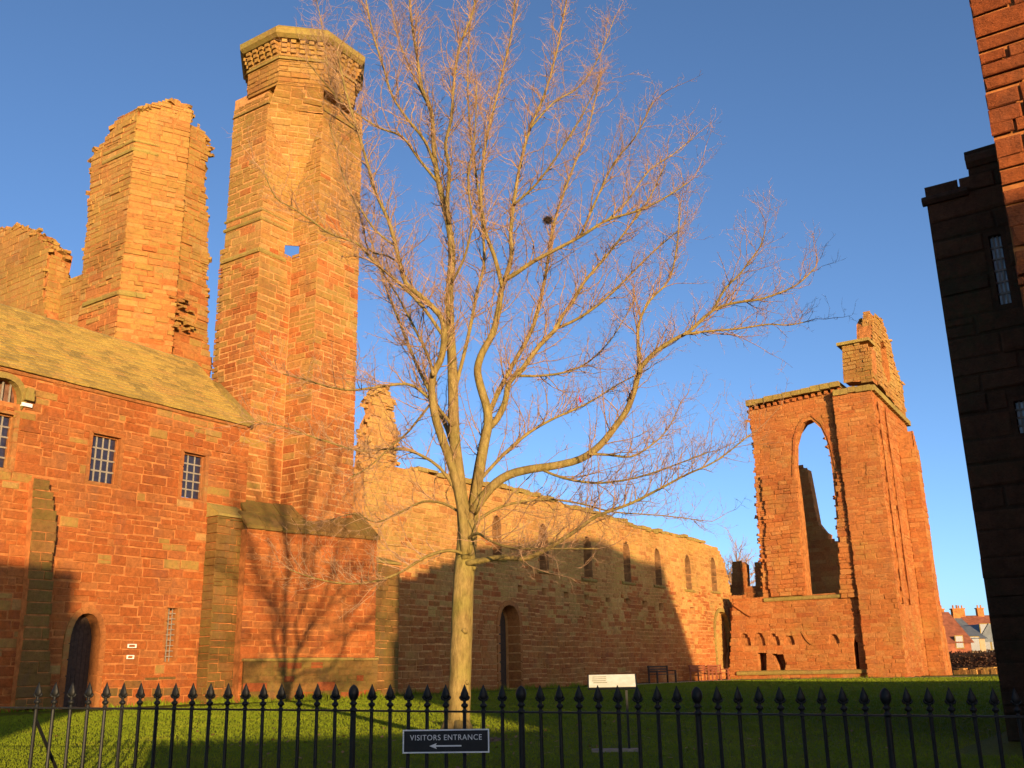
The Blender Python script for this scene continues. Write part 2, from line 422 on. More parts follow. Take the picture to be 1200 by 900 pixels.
def band(Fc, u0, u1, v0, v1, d0, d1, parent, mat, name, piece=0.8, ends=0.0):
    """a moulded course of separate blocks"""
    mb = MB(); u_ = u0; r = random.Random(int(u0 * 100) & 255)
    while u_ < u1 - 0.01:
        L = min(piece * r.uniform(.7, 1.3), u1 - u_)
        if u1 - u_ - L < 0.2: L = u1 - u_
        a, b_ = u_ + .006, u_ + L - .006; j = r.uniform(-.012, .012)
        hh = v1 + r.uniform(-.02, .02)
        P = [(d0, v0), (d1 + j - .03, v0), (d1 + j, v0 + (v1 - v0) * .35), (d1 + j - .02, hh - (v1 - v0) * .25), (d0, hh)]
        vs_ = [W3(Fc, a, z, d) for d, z in P] + [W3(Fc, b_, z, d) for d, z in P]
        mb.add(vs_, [(0, 1, 2, 3, 4), (9, 8, 7, 6, 5)] + [(i, i + 5, (i + 1) % 5 + 5, (i + 1) % 5) for i in range(5)])
        u_ += L
    return mb.build(name, mat, parent)

def leaded_window(Fc, u0, u1, v0, v1, depth, parent, cols, rows, mull=0, bar=0.03, glass=None, fm=None):
    """frame > panes; lead bars in front of glass"""
    mb = MB(); fw = 0.05
    for (a, b_) in (((u0, v0), (u1, v0 + fw)), ((u0, v1 - fw), (u1, v1)), ((u0, v0 + fw), (u0 + fw, v1 - fw)), ((u1 - fw, v0 + fw), (u1, v1 - fw))):
        mb.slab(Fc.O, Fc.U, Fc.N, rect(a[0], b_[0], a[1], b_[1]), [], -depth - .04, -depth + .05)
    w_ = mb.build('window', fm or M['dressed'], parent)
    cu_ = (u1 - u0 - 2 * fw) / cols; cv = (v1 - v0 - 2 * fw) / rows
    for i in range(cols):
        for j in range(rows):
            a = u0 + fw + i * cu_ + bar / 2; b_ = u0 + fw + j * 0 + (i + 1) * cu_ - bar / 2; c = v0 + fw + j * cv + bar / 2; d = v0 + fw + (j + 1) * cv - bar / 2
            g = MB(); ti = random.uniform(-.004, .004); tj = random.uniform(-.004, .004)
            P = [W3(Fc, a, c, -depth - .01 + ti), W3(Fc, b_, c, -depth - .01 - ti), W3(Fc, b_, d, -depth - .01 + tj), W3(Fc, a, d, -depth - .01 - tj)]
            Q = [p - Fc.N * .012 for p in P]
            g.add(P + Q, [(0, 1, 2, 3), (7, 6, 5, 4), (0, 4, 5, 1), (1, 5, 6, 2), (2, 6, 7, 3), (3, 7, 4, 0)])
            g.build('pane', glass or M['glass'], w_)
    lb = MB()
    for i in range(1, cols): lb.slab(Fc.O, Fc.U, Fc.N, rect(u0 + fw + i * cu_ - bar / 2, u0 + fw + i * cu_ + bar / 2, v0 + fw, v1 - fw), [], -depth - .03, -depth + .008)
    for j in range(1, rows): lb.slab(Fc.O, Fc.U, Fc.N, rect(u0 + fw, u1 - fw, v0 + fw + j * cv - bar / 2, v0 + fw + j * cv + bar / 2), [], -depth - .03, -depth + .012)
    lb.build('glazing_bar', M['lead'], w_)
    return w_

# ------------------------------------------------------------------ ground, street, paths
FA = deep(0, 829, 6.95); FB = deep(1200, 840, 6.15)           # top rail of the railing, left and right
fd = Vector((FB.x - FA.x, FB.y - FA.y, 0)); FLEN = fd.length; fd.normalize(); fn = Vector((-fd.y, fd.x, 0))   # fn points to the lawn
if fn.dot(Vector((1, 1, 0))) < 0: fn = -fn
F0 = Vector((FA.x, FA.y, 0))
def fpt(u_, n_, z): p = F0 + fd * u_ + fn * n_; return Vector((p.x, p.y, z))
mt, t, b = newmat('lawn_grass')
c = ramp(t, noise(t, 0.35, 5, 0.6), [(0.3, (0.065, 0.085, 0.005)), (0.7, (0.09, 0.11, 0.008))])
c = mix(t, 0.7, c, ramp(t, noise(t, 22, 4, 0.7), [(0.3, (0.5, 0.5, 0.5)), (0.7, (1.4, 1.4, 1.3))]), 'MULTIPLY')
t.links.new(c, b.inputs['Base Color']); b.inputs['Roughness'].default_value = 0.9; b.inputs['Specular IOR Level'].default_value = 0.1
bump(t, b, noise(t, 60, 4, 0.7), 0.8, 0.03); M['lawn'] = mt
M['street'] = plain_mat('street_asphalt', (0.05, 0.05, 0.052), 0.9, var=0.3, scale=12, bmp=0.5)
M['gravel'] = plain_mat('sandy_path', (0.42, 0.30, 0.17), 0.95, var=0.25, scale=18, bmp=0.6)
M['kerb'] = plain_mat('kerb_stone', (0.22, 0.17, 0.13), 0.9, var=0.3, scale=9, bmp=0.5)
g = MB(); g.add([fpt(-900, 0.12, 0), fpt(900, 0.12, 0), fpt(900, 1500, 0), fpt(-900, 1500, 0)], [(0, 1, 2, 3)])
tag(g.build('lawn', M['lawn']), kind='structure')
g = MB(); g.add([fpt(-900, -1200, -0.8), fpt(900, -1200, -0.8), fpt(900, -0.15, -0.8), fpt(-900, -0.15, -0.8)], [(0, 1, 2, 3)])
tag(g.build('street', M['street']), kind='structure')
g = MB()
P = [fpt(-60, -0.16, -0.9), fpt(60, -0.16, -0.9), fpt(60, 0.13, -0.9), fpt(-60, 0.13, -0.9)]
g.add(P + [p + Vector((0, 0, 0.93)) for p in P], [(0, 1, 2, 3), (4, 5, 6, 7), (0, 1, 5, 4), (1, 2, 6, 5), (2, 3, 7, 6), (3, 0, 4, 7)])
tag(g.build('kerb', M['kerb']), kind='structure')
g = MB(); n_ = 60; lo, hi = [], []
for i in range(n_ + 1):
    u_ = i / n_; x = 44 + 17.3 * u_; wv = 0.12 * math.sin(i * 1.7) + 0.08 * math.sin(i * 0.7)
    lo.append(Vector((x, 23.6 - u_ * 0.3 + wv, 0.006))); hi.append(Vector((x, 25.15, 0.006)))
g.add(lo + hi, [(i, i + 1, i + n_ + 2, i + n_ + 1) for i in range(n_)])
lo, hi = [], []
for i in range(n_ + 1):
    y = 24.6 - 14 * i / n_; wv = 0.1 * math.sin(i * 1.3) + 0.1 * math.sin(i * 0.5)
    lo.append(Vector((60.2 + wv, y, 0.010))); hi.append(Vector((61.98, y, 0.010)))
g.add(lo + hi, [(i, i + 1, i + n_ + 2, i + n_ + 1) for i in range(n_)])
tag(g.build('path', M['gravel']), kind='structure')

def by_height(lo_m, hi_m, z0, z1):
    return lambda u_, v, r: hi_m if v > z0 + (z1 - z0) * (.5 + r.gauss(0, .35) + .3 * math.sin(u_ * 1.3)) else lo_m
def broken_edge(Fc, pts, parent, mat, n_, seed, deep_=.9, sz=.2):
    r = random.Random(seed); mb = MB(); L = [math.hypot(b[0] - a[0], b[1] - a[1]) for a, b in zip(pts[:-1], pts[1:])]; T = sum(L)
    for _ in range(n_):
        q = r.random() * T; k = 0
        while q > L[k] and k < len(L) - 1: q -= L[k]; k += 1
        a, b = Vector(pts[k]), Vector(pts[k + 1]); p = a.lerp(b, q / L[k]); s_ = sz * r.uniform(.4, 1.3)
        ax = Matrix.Rotation(r.gauss(0, .25), 3, 'X') @ Matrix.Rotation(r.gauss(0, .25), 3, 'Y') @ Matrix.Rotation(r.uniform(0, 3), 3, 'Z')
        mb.box(W3(Fc, p.x + r.gauss(0, .05), p.y - s_ * .2 + r.gauss(0, .05), -r.random() * deep_), (s_ * 1.5, s_, s_ * .65), (ax.col[0], ax.col[1], ax.col[2]))
        for i in range(-8, 0): mb.v[i] = tuple(c + r.gauss(0, s_ * .09) for c in mb.v[i])
    o = mb.build('broken_edge', mat, parent); o['kind'] = 'stuff'
# ------------------------------------------------------------------ gatehouse range (left, under the stone-slated roof)
GH = empty('gatehouse_range', (17, 26.3, 0), label='red stone range with mossy slate roof and leaded windows left of the tall tower', cat='building')
G = SFace(26.3); ms = Masonry(GH, M['stone_red'])
def prect(Fc, x0, y0, x1, y1):
    a = Fc(x0, y0); b_ = Fc(x1, y1); return a[0], b_[0], b_[1], a[1]
gx1 = G(290, 560)[0]; gx0 = 7.0; gz = 9.28
def quadrect(Fc, tl, tr, bl, br):
    a, b_, c, d = Fc(*tl), Fc(*tr), Fc(*bl), Fc(*br)
    return (a[0] + c[0]) / 2, (b_[0] + d[0]) / 2, (c[1] + d[1]) / 2, (a[1] + b_[1]) / 2
W1 = quadrect(G, (109, 506), (142, 514), (104, 564), (138, 569))
W2 = quadrect(G, (216, 529), (242, 534), (212, 584), (239, 586))
W3r = quadrect(G, (-24, 478), (17, 486), (-26, 545), (13, 550))
SL = quadrect(G, (196, 712), (208, 713), (193, 775), (205, 776))
L0 = G(-22, 470); L1 = G(24, 474); LA = G(2, 442)
lun = lancet(L0[0], L1[0], L1[1], L1[1] + 0.12, LA[1])
dd0 = G(76, 800)[0]; dd1 = G(113, 800)[0]; dz = G(97, 718)[1]
door = lancet(dd0, dd1, 0.0, dz - 0.85, dz)
def mr(r_): return rect(*r_)
holes = [mr(W1), mr(W2), mr(W3r), mr(SL), lun, door]
ms.face(G.O, G.U, G.N, rect(gx0, gx1, 0, gz), [grow_poly(h, 0.14) for h in holes[:3]] + [grow_poly(lun, .2), mr(SL), grow_poly(door, .16)],
        ch=(0.15, 0.30), ln=(0.2, 0.8), prot=0.016, core=False, rubble=True, mat=lambda u_, v, r: M['stone_tower'] if r.random() < .03 + .10 * (v > 7.9) + .35 * (math.sin(u_ * .9 + 2) + math.sin(v * 1.3 + u_ * .4) > 1.45) else M['stone_red'])
ms.coreb.slab(G.O, G.U, G.N, rect(gx0, gx1, 0, gz), holes, -0.8, -0.018)
# buttress beside the tower and broken wall stub
def pier(Fc, x0, x1, zt, back, msn, mat, rag=0.0, slope=0.5, ch=(0.2, 0.32), ln=(0.3, 0.7)):
    d = abs(back - Fc.c)
    msn.face(Fc.O, Fc.U, Fc.N, rect(x0, x1, 0, zt), ch=ch, ln=ln, core=False, mat=mat, rag=rag)
    wf = WFace(x0); msn.face(wf.O, wf.U, wf.N, rect(-back, -Fc.c, 0, zt), ch=ch, ln=ln, core=False, mat=mat)
    msn.coreb.bx((x0 + .05, Fc.c + .05, 0), (x1 - .05, back + .1, zt))
    w_ = MB(); a, b_ = x0 - .03, x1 + .03; y0, y1 = Fc.c - .05, back + .05
    w_.add([(a, y0, zt), (b_, y0, zt), (b_, y1, zt), (a, y1, zt), (a, y0, zt + .08), (b_, y0, zt + .08), (b_, y1, zt + slope), (a, y1, zt + slope)],
           [(0, 1, 2, 3), (4, 5, 6, 7), (0, 1, 5, 4), (1, 2, 6, 5), (2, 3, 7, 6), (3, 0, 4, 7)])
    w_.build('weathering', M['coping'], msn.t)
B1 = SFace(25.75); bx0 = B1(252, 660)[0]; bx1 = B1(286, 660)[0]; pier(B1, bx0, bx1, B1(270, 606)[1], 26.3, ms, M['stone_moss'])
B2 = SFace(25.95)
sp = [B2(18, 830), B2(60, 830), B2(58, 740), B2(63, 690), B2(60, 660), B2(66, 640), B2(67, 610), B2(62, 575), B2(55, 563), B2(40, 561), B2(38, 600), B2(33, 690)]
sp = [(u_, max(v, 0)) for u_, v in sp]
ms.face(B2.O, B2.U, B2.N, sp, ch=(0.22, 0.34), ln=(0.35, 0.8), thick=0.38, mat=M['stone_moss'], rag=0.03)
pz = G(200, 792)[1]; gpl = SFace(26.2); ms.face(gpl.O, gpl.U, gpl.N, rect(dd1 + .2, bx0 - .02, 0, pz), ch=(.2, .3), ln=(.35, .8), thick=.2, mat=lambda u_, v, r: M['stone_moss'] if r.random() < .4 else M['stone_red'])
ms.finish(coremat=M['mortar_red'], budget=300)
for r_, nm in ((W1, 'a'), (W2, 'b'), (W3r, 'c')):
    surround(G, mr(r_), 0.14, 0.004, 0.24, GH, M['dressed'], 'window_surround')
leaded_window(G, *W1, 0.20, GH, 4, 4, bar=0.045); leaded_window(G, *W2, 0.20, GH, 3, 5, bar=0.045)
leaded_window(G, *W3r, 0.20, GH, 4, 5, bar=0.045)
surround(G, lun, 0.16, 0.05, 0.2, GH, M['coping'], 'hood_mould', skip_sill=True)
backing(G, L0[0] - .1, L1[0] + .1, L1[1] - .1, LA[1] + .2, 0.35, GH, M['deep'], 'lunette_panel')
lb = MB()
for k in range(1, 5):
    x = L0[0] + (L1[0] - L0[0]) * k / 5; lb.bx((x - .02, 26.3 + .22, L1[1]), (x + .02, 26.3 + .26, LA[1] - .05))
lb.build('window_bars', M['lead'], GH)
ls = G(31, 470); st = MB(); st.box((ls[0], 26.22, ls[1] + .1), (0.26, .2, .22)); st.box((ls[0], 26.2, ls[1] + .28), (0.2, .16, .16)); st.build('label_stop', M['coping'], GH)
q = G(30, 475); st = MB(); st.box((q[0], 26.26, q[1]), (.3, .1, .1)); st.build('stone_cap', M['white'], GH)
surround(G, mr(SL), 0.1, 0.006, 0.22, GH, M['dressed'], 'slit_surround')
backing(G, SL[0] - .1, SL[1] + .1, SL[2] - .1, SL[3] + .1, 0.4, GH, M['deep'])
lb = MB()
for k in range(1, 3): x = SL[0] + (SL[1] - SL[0]) * k / 3; lb.bx((x - .012, 26.40, SL[2]), (x + .012, 26.42, SL[3]))
for k in range(1, 10): z = SL[2] + (SL[3] - SL[2]) * k / 10; lb.bx((SL[0], 26.39, z - .012), (SL[1], 26.40, z + .012))
lb.build('iron_grille', M['lead'], GH)
surround(G, door, 0.17, 0.02, 0.5, GH, M['dressed'], 'door_surround', skip_sill=True)
dmb = MB()
nb = 7
for k in range(nb):
    a = dd0 + (dd1 - dd0) * k / nb; dmb.bx((a + .006, 26.3 + .42, 0.02), (a + (dd1 - dd0) / nb - .006, 26.3 + .47 + .006 * (k % 2), dz))
dmb.build('door', M['wood_dark'], GH)
for (px, py, hw) in ((154, 757, .14), (152, 770, .115)):
    a = G(px, py); st = MB()
    for (dx, dzz, sx, sz) in ((0, .045, hw * 2, .02), (0, -.045, hw * 2, .02), (-hw + .01, 0, .02, .07), (hw - .01, 0, .02, .07)):
        st.box((a[0] + dx, 26.27, a[1] + dzz), (sx, .05, sz))
    st.build('wall_vent', M['white'], GH)
pz = G(200, 792)[1]

# roof
best = None
for i in range(20, 500):
    d = i / 100
    a = onY(60, 379, 26.3 + d).z - (gz + 0.92 * d)
    if best is None or abs(a) < best[0]: best = (abs(a), d)
RD = best[1]; rz = gz + 0.92 * RD
sd = Vector((0, RD, rz - gz)).normalized(); sn_ = Vector((0, -sd.z, sd.y)); SLN = math.hypot(RD, rz - gz)
rb = MB(); rx1 = gx1 - 0.15
A = Vector((gx0, 26.05, gz - .2)); 
rb.add([(gx0, 26.3, gz), (rx1, 26.3, gz), (rx1, 26.3 + RD, rz), (gx0, 26.3 + RD, rz), (rx1, 26.3 + 2 * RD, gz), (gx0, 26.3 + 2 * RD, gz)], [(0, 1, 2, 3), (3, 2, 4, 5), (0, 3, 5), (1, 4, 2), (0, 5, 4, 1)])
ro = rb.build('roof', M['deep'], GH)
mt, t, b = newmat('stone_slates')
at = nd(t, 'ShaderNodeAttribute', attribute_name='tone')
c = ramp(t, at.outputs['Fac'], [(0.1, (0.24, 0.155, 0.036)), (0.4, (0.33, 0.205, 0.045)), (0.7, (0.42, 0.27, 0.055)), (0.95, (0.38, 0.21, 0.05))])
c = mix(t, 0.8, c, ramp(t, noise(t, 16, 5, 0.7), [(0.3, (0.5, 0.5, 0.5)), (0.7, (1.35, 1.35, 1.2))]), 'MULTIPLY')
c = mix(t, math_(t, 'MULTIPLY', ramp(t, noise(t, 0.9, 4), [(0.45, (0, 0, 0)), (0.7, (1, 1, 1))]), 0.5), c, (0.46, 0.295, 0.05))
t.links.new(c, b.inputs['Base Color']); b.inputs['Roughness'].default_value = 0.95; bump(t, b, noise(t, 35, 4), 0.7, 0.02); M['slate'] = mt
sl_ = MB(); tones = []; r = random.Random(3); v = -0.14
while v < SLN:
    h = 0.20 * r.uniform(.85, 1.15) * (1.0 - 0.25 * v / SLN); x = gx0 + r.uniform(0, .3)
    while x < rx1:
        L = min(r.uniform(.22, .5), rx1 - x + .02)
        c0 = Vector((x + L / 2, 26.3, gz)) + sd * (v + h * .75) + sn_ * (0.055 + r.uniform(-.008, .012))
        a = (sd - sn_ * -0.10).normalized() if False else (sd * 1.0 - sn_ * 0.17).normalized()
        sl_.box(c0, (L - .012, h * 1.5, .07), (EAST, a, EAST.cross(a))); tones += [r.random()] * 6
        x += L
    v += h
me = sl_.mesh('slates'); a = me.attributes.new('tone', 'FLOAT', 'FACE'); a.data.foreach_set('value', tones)
me.transform(Matrix.Translation(-GH.location)); o = link('slates', me, M['slate'], ro); o['kind'] = 'stuff'
band(G, gx0, gx1 - .2, gz - .16, gz - .01, 0.0, 0.07, GH, M['dressed'], 'wallhead', 0.9)
k = MB()
p0 = Vector((rx1 + .02, 26.12, gz - .05)); p1 = Vector((rx1 + .02, 26.3 + RD * .62, gz + (rz - gz) * .62))
for i in range(6):
    a0 = p0.lerp(p1, i / 6 + .006); a1 = p0.lerp(p1, (i + 1) / 6 - .006); k.beam(a0 + Vector((0, 0, .12)), a1 + Vector((0, 0, .12)), 0.3, 0.2)
k.build('skew_coping', M['coping'], GH)

# ------------------------------------------------------------------ south-west tower
T1 = empty('church_tower', (25.2, 27, 0), label='tall tower with an octagonal corbelled top and a small square hole through it', cat='tower')
tm = Masonry(T1, M['stone_tower'])
XA, YA, YB, XC, YD, XD, ZT = 23.15, 28.64, 26.59, 24.77, 25.2, 27.1, 23.2
fa, fb, fc, fdd = WFace(XA), SFace(YB), WFace(XC), SFace(YD)
hz0 = onX(342, 301, XC).z; hz1 = onX(342, 289, XC).z; hz0, hz1 = min(hz0, hz1), max(hz0, hz1)
kw = dict(ch=(0.18, 0.30), ln=(0.25, 0.75), prot=0.018, core=False, rubble=True, mat=by_height(M['stone_far'], M['stone_tower'], 9, 17))
zl = onX(262, 292, XA).z
tm.face(fa.O, fa.U, fa.N, rect(-YA, -YB, zl, ZT - .3), rag=0.015, **kw)
tm.face(fa.O, fa.U, fa.N, rect(-YA - .24, -YB, 4.9, zl), rag=0.015, **kw)
tm.face(fb.O, fb.U, fb.N, rect(XA, XC, 4.9, ZT), [rect(XC - .36, XC + .1, hz0 - .06, hz1 + .06)], **kw)
tm.face(fc.O, fc.U, fc.N, rect(-YB, -YD, 4.9, ZT), [rect(-YB - .1, -YB + .34, hz0 - .06, hz1 + .06)], **kw)
tm.face(fdd.O, fdd.U, fdd.N, rect(XC, XD, 4.9, ZT), **kw)
ef = SFace(YD)
tm.coreb.bx((XA + .06, YA - .6, 0), (XA + .3, YA + .18, zl - .02))
core = MB(); fp = [(XA + .018, YA - .05), (XA + .018, YB + .018), (XC + .018, YB + .018), (XC + .018, YD + .018), (XD - .05, YD + .018), (XD - .05, YA - .05)]
n_ = len(fp); core.add([(x, y, 0) for x, y in fp] + [(x, y, ZT + .1) for x, y in fp], [tuple(range(n_)), tuple(range(n_, 2 * n_))] + [(i, (i + 1) % n_, (i + 1) % n_ + n_, i + n_) for i in range(n_)])
cobj = core.build('tower_core', M['mortar'], T1)
hc = onX(342, 295, XC); hdir = (hc - Vector(EYE)).normalized(); hr = hdir.cross(UP).normalized()
cut = MB(); cut.box(hc + hdir * 3, (14, .60, (hz1 - hz0) * 1.1), (hdir, hr, hr.cross(hdir)))
cuto = link('cutter', cut.mesh('cutter'))
md = cobj.modifiers.new('hole', 'BOOLEAN'); md.operation = 'DIFFERENCE'; md.object = cuto; md.solver = 'EXACT'
bpy.context.view_layer.update()
dg = bpy.context.evaluated_depsgraph_get(); nm = bpy.data.meshes.new_from_object(cobj.evaluated_get(dg))
cobj.modifiers.clear(); cobj.data = nm; bpy.data.objects.remove(cuto)
sb = MB()
for (py, hh, prd) in ((256, .16, .07), (292, .2, .09), (246, .12, .05)):
    z = onX(304, py, XA).z
    for Fc, a, b_ in ((fa, -YA - .05, -YB - 0.0), ):
        band(Fc, a, b_, z - hh / 2, z + hh / 2, -.02, prd, T1, M['coping'], 'string_course', 0.7)
    band(fb, XA - .04, XC - .32, z - hh / 2 + .004, z + hh / 2 - .004, -.02, prd * .6, T1, M['coping'], 'string_course', 0.7)
# broached shoulder and octagonal top
OX, OY = 25.15, 26.84
def octo(ap, z): 
    R_ = ap / math.cos(math.pi / 8); return [Vector((OX + R_ * math.cos(math.pi / 8 + k * math.pi / 4), OY + R_ * math.sin(math.pi / 8 + k * math.pi / 4), z)) for k in range(8)]
DA = 2.13; ZB = 23.35; ZC = 24.5
oc = MB(); lo = octo(DA - .05, ZB - .3); hi = octo(DA - .05, ZC + .5)
oc.add(lo + hi, [tuple(range(8)), tuple(range(8, 16))] + [(i, (i + 1) % 8, (i + 1) % 8 + 8, i + 8) for i in range(8)]); 
oc.build('turret_core', M['stone_tower'], T1)
ov = octo(DA, ZB - .2); qa, qb = ov[4], ov[5]                    # south-west side, from west to south
for k in range(8):
    c_, d_ = ov[k], ov[(k + 1) % 8]; mm_ = (c_ + d_) / 2
    if (mm_.x - OX) < -.5 and (mm_.y - OY) < -.5: qa, qb = (c_, d_) if c_.x < d_.x else (d_, c_)
ea = Vector((XA - .01, YB - .01, ZB - 1.1)); eb = Vector((XC - .01, YD - .01, ZB - 1.1)); apx = Vector((XC + .02, YB + .02, ZB - 4.4))
for (bot_c, bot_w, ta, tb) in ((apx, .03, ea, eb), ((ea + eb) / 2, (eb - ea).length / 2, qa, qb)):
    Uq = (tb - ta).normalized(); mq = (ta + tb) / 2; Vq = (mq - bot_c); hq = Vq.length; Vq.normalize(); Nq = Uq.cross(Vq).normalized()
    if Nq.dot(Vector((-1, -1, 0))) < 0: Nq = -Nq
    wq = (tb - ta).length / 2
    tm.face(bot_c, Uq, Nq, [(-bot_w, 0), (bot_w, 0), (wq, hq), (-wq, hq)], ch=(.2, .28), ln=(.25, .6), prot=.015, thick=.9 if bot_w < .1 else .3, rubble=True, V=Vq, shrink=.01, mat=by_height(M['stone_far'], M['stone_tower'], 0, 1) if False else None)
for k in range(8):
    a, b_ = octo(DA, 0)[k], octo(DA, 0)[(k + 1) % 8]; U = (a - b_).normalized() * -1; mid = (a + b_) / 2; N = Vector((mid.x - OX, mid.y - OY, 0)).normalized()
    if N.dot(Vector((1, 1, 0))) > 0.5: continue
    if U.cross(UP).dot(N) < 0: U = -U; O_ = b_
    else: O_ = a
    L = (a - b_).length
    tm.face(O_, U, N, rect(0, L, ZB - .2, ZC + .5), ch=(.17, .27), ln=(.25, .6), prot=.02, core=False)
    cb = MB(); nb = 5
    for i in range(nb):
        p = O_ + U * (L * (i + .5) / nb)
        for (dz_, dp, hh) in ((0.0, .10, .16), (.17, .17, .16), (.34, .24, .14)):
            q_ = p + N * (dp / 2 - .01) + UP * (ZC - .06 + dz_ + .08); cb.box(q_, (0.2, dp + .02, hh), (U, N, UP))
    o = cb.build('corbel_row', M['stone_tower'], T1); o['kind'] = 'stuff'
    O2 = O_
    st_ = MB(); st_.box(O_ + U * (L / 2) + N * .02 + UP * (ZC - .3), (L + .03, .1, .11), (U, N, UP)); st_.build('string_course', M['coping'], T1)
cp = MB()
l0, l1, l2, l3 = octo(2.36, ZC + .50), octo(2.50, ZC + .62), octo(2.52, ZC + .86), octo(2.3, ZC + 1.08)
cp.add(l0 + l1 + l2 + l3, [(i + 8 * j, (i + 1) % 8 + 8 * j, (i + 1) % 8 + 8 * j + 8, i + 8 * j + 8) for i in range(8) for j in range(3)] + [tuple(range(8)), tuple(range(24, 32))])
cp.build('parapet_coping', M['coping'], T1)
# sloping shoulders between the buttress heads and the octagon
sh = MB()
for (x0, y0, x1, y1) in ((XA - .06, YB - .06, XC, YA), (XC - .06, YD - .06, XD, YB)):
    z0 = ZT - 0.75
    cpt = Vector((OX, OY, ZT + 0.9))
    Pq = [Vector((x0, y0, z0)), Vector((x1, y0, z0)), Vector((x1, y1, z0)), Vector((x0, y1, z0))]
    top = [p.lerp(Vector((OX, OY, p.z)), .30) + UP * .95 for p in Pq]
    sh.add(Pq + top, [(0, 1, 2, 3), (4, 5, 6, 7), (0, 1, 5, 4), (1, 2, 6, 5), (2, 3, 7, 6), (3, 0, 4, 7)])
sh.build('broach', M['coping'], T1)
# lower block standing forward, with its weathered set-off
P1 = onY(287, 660, 25.35); P2 = onY(442, 660, 24.2); P1.z = P2.z = 0
U = (P2 - P1).normalized(); N = Vector((U.y, -U.x, 0)); LW = (P2 - P1).length
ZS = 5.5
class Ob: pass
LF = Ob(); LF.O = P1; LF.U = U; LF.N = N
tm.face(P1, U, N, rect(0, LW, 0, ZS), ch=(0.14, 0.25), ln=(0.25, 0.9), prot=0.016, core=False, mat=M['stone_red'], rubble=True)
lcm = MB(); lcm.slab(P1, U, N, rect(.03, LW - .03, 0, ZS), [], -1.6, -.018); lcm.build('wall_core', M['mortar_red'], T1)
ct = MB(); a, b_ = P1 - U * .05, P2 + U * .08
nbk = 8; rr_ = random.Random(6)
for i in range(nbk):
    for (t0, t1) in ((0.0, .52), (.53, 1.0)):
        f0 = (i + (.0 if t0 == 0 else .45)) / nbk; f1_ = min(1.0, (i + 1 + (.0 if t0 == 0 else .45)) / nbk)
        aa = a.lerp(b_, f0 + .003); bb = a.lerp(b_, f1_ - .003); j_ = rr_.uniform(-.02, .03)
        lo0 = N * (.08 - 1.3 * t0) + UP * (ZS + .10 + 1.05 * t0 + j_); lo1 = N * (.08 - 1.3 * t1) + UP * (ZS + .10 + 1.05 * t1 + j_); dn = UP * -.12
        ct.add([aa + lo0 + dn, bb + lo0 + dn, bb + lo1 + dn, aa + lo1 + dn, aa + lo0, bb + lo0, bb + lo1, aa + lo1], [(0, 1, 2, 3), (4, 5, 6, 7), (0, 1, 5, 4), (1, 2, 6, 5), (2, 3, 7, 6), (3, 0, 4, 7)])
ct.build('set_off', M['stone_moss'], T1)
tm.face(P1 + N * .12, U, N, rect(0.1, LW + .05, 0, 1.25), ch=(.18, .3), ln=(.3, .8), core=False, rubble=True, mat=lambda u_, v, r: M['stone_moss'] if r.random() < .8 else M['stone_dull'])
lcm = MB(); lcm.slab(P1 + N * .12, U, N, rect(.12, LW + .03, 0, 1.24), [], -.12, -.018); lcm.build('plinth_core', M['stone_moss'], T1)
band(LF, 0.08, LW + .06, 1.25, 1.36, -.02, 0.15, T1, M['coping'], 'plinth_moulding', 1.0)
NB = SFace(24.35); nx0 = NB(436, 720)[0]; nx1 = NB(468, 720)[0]
pier(NB, nx0, nx1, NB(450, 660)[1], 25.15, tm, M['stone_moss'], slope=0.35)
tm.finish(budget=300)

# ------------------------------------------------------------------ north-west tower (broken)
T2 = empty('broken_tower', (24, 37, 0), label='broken tower with jagged top behind the mossy slate roof', cat='tower')
t2 = Masonry(T2, M['stone_tower'])
f1 = WFace(XA); yb2 = -f1(140, 340)[0]; f2 = SFace(yb2); xc2 = f2(176, 330)[0]; f3 = WFace(xc2); yd2 = -f3(208, 330)[0]; f4 = SFace(yd2 + .25); xd2 = f4(245, 330)[0]
def tz(Fc, pts): return [Fc(*p) for p in pts]
kk = dict(rubble=True, mat=by_height(M['stone_far'], M['stone_tower'], 12, 18), ch=(0.18, 0.34), ln=(0.3, 0.85), prot=0.035, thick=0.9, inset=.025)
u1 = -yb2
pa = [(f1(92, 385)[0], 9)] + [(u1, 9)] + [(u1, f1(143, 135)[1]), (f1(138, 138)[0], f1(138, 138)[1])] + tz(f1, [(130, 150), (122, 165), (113, 175), (107, 183), (104, 230), (101, 270), (97, 300), (95, 340)])
t2.face(f1.O, f1.U, f1.N, pa, rag=0.05, **kk)
fo = Ob(); fo.O = Vector((XA, yb2, 0)); qo = onY(209, 330, yb2 - 1.0); fo.U = Vector((qo.x - XA, -1.0, 0)).normalized(); fo.N = Vector((fo.U.y, -fo.U.x, 0)); LO = math.hypot(qo.x - XA, 1.0)
def zo(t_, py): p_ = fo.O + fo.U * (LO * t_); return EYE[2] + ray(*((140 + 69 * t_), py))[2] * math.hypot(p_.x, p_.y) / math.hypot(*ray(140 + 69 * t_, py)[:2])
po = [(0, 9), (LO, 9), (LO, zo(1, 125)), (LO * .86, zo(.86, 119)), (LO * .72, zo(.72, 113)), (LO * .5, zo(.5, 113)), (LO * .3, zo(.3, 117)), (LO * .12, zo(.12, 122)), (0, zo(0, 134))]
t2.face(fo.O, fo.U, fo.N, po, rag=0.02, **kk)
yd2 = yb2 - 1.0; f4 = SFace(yd2 + .3); xc2 = qo.x
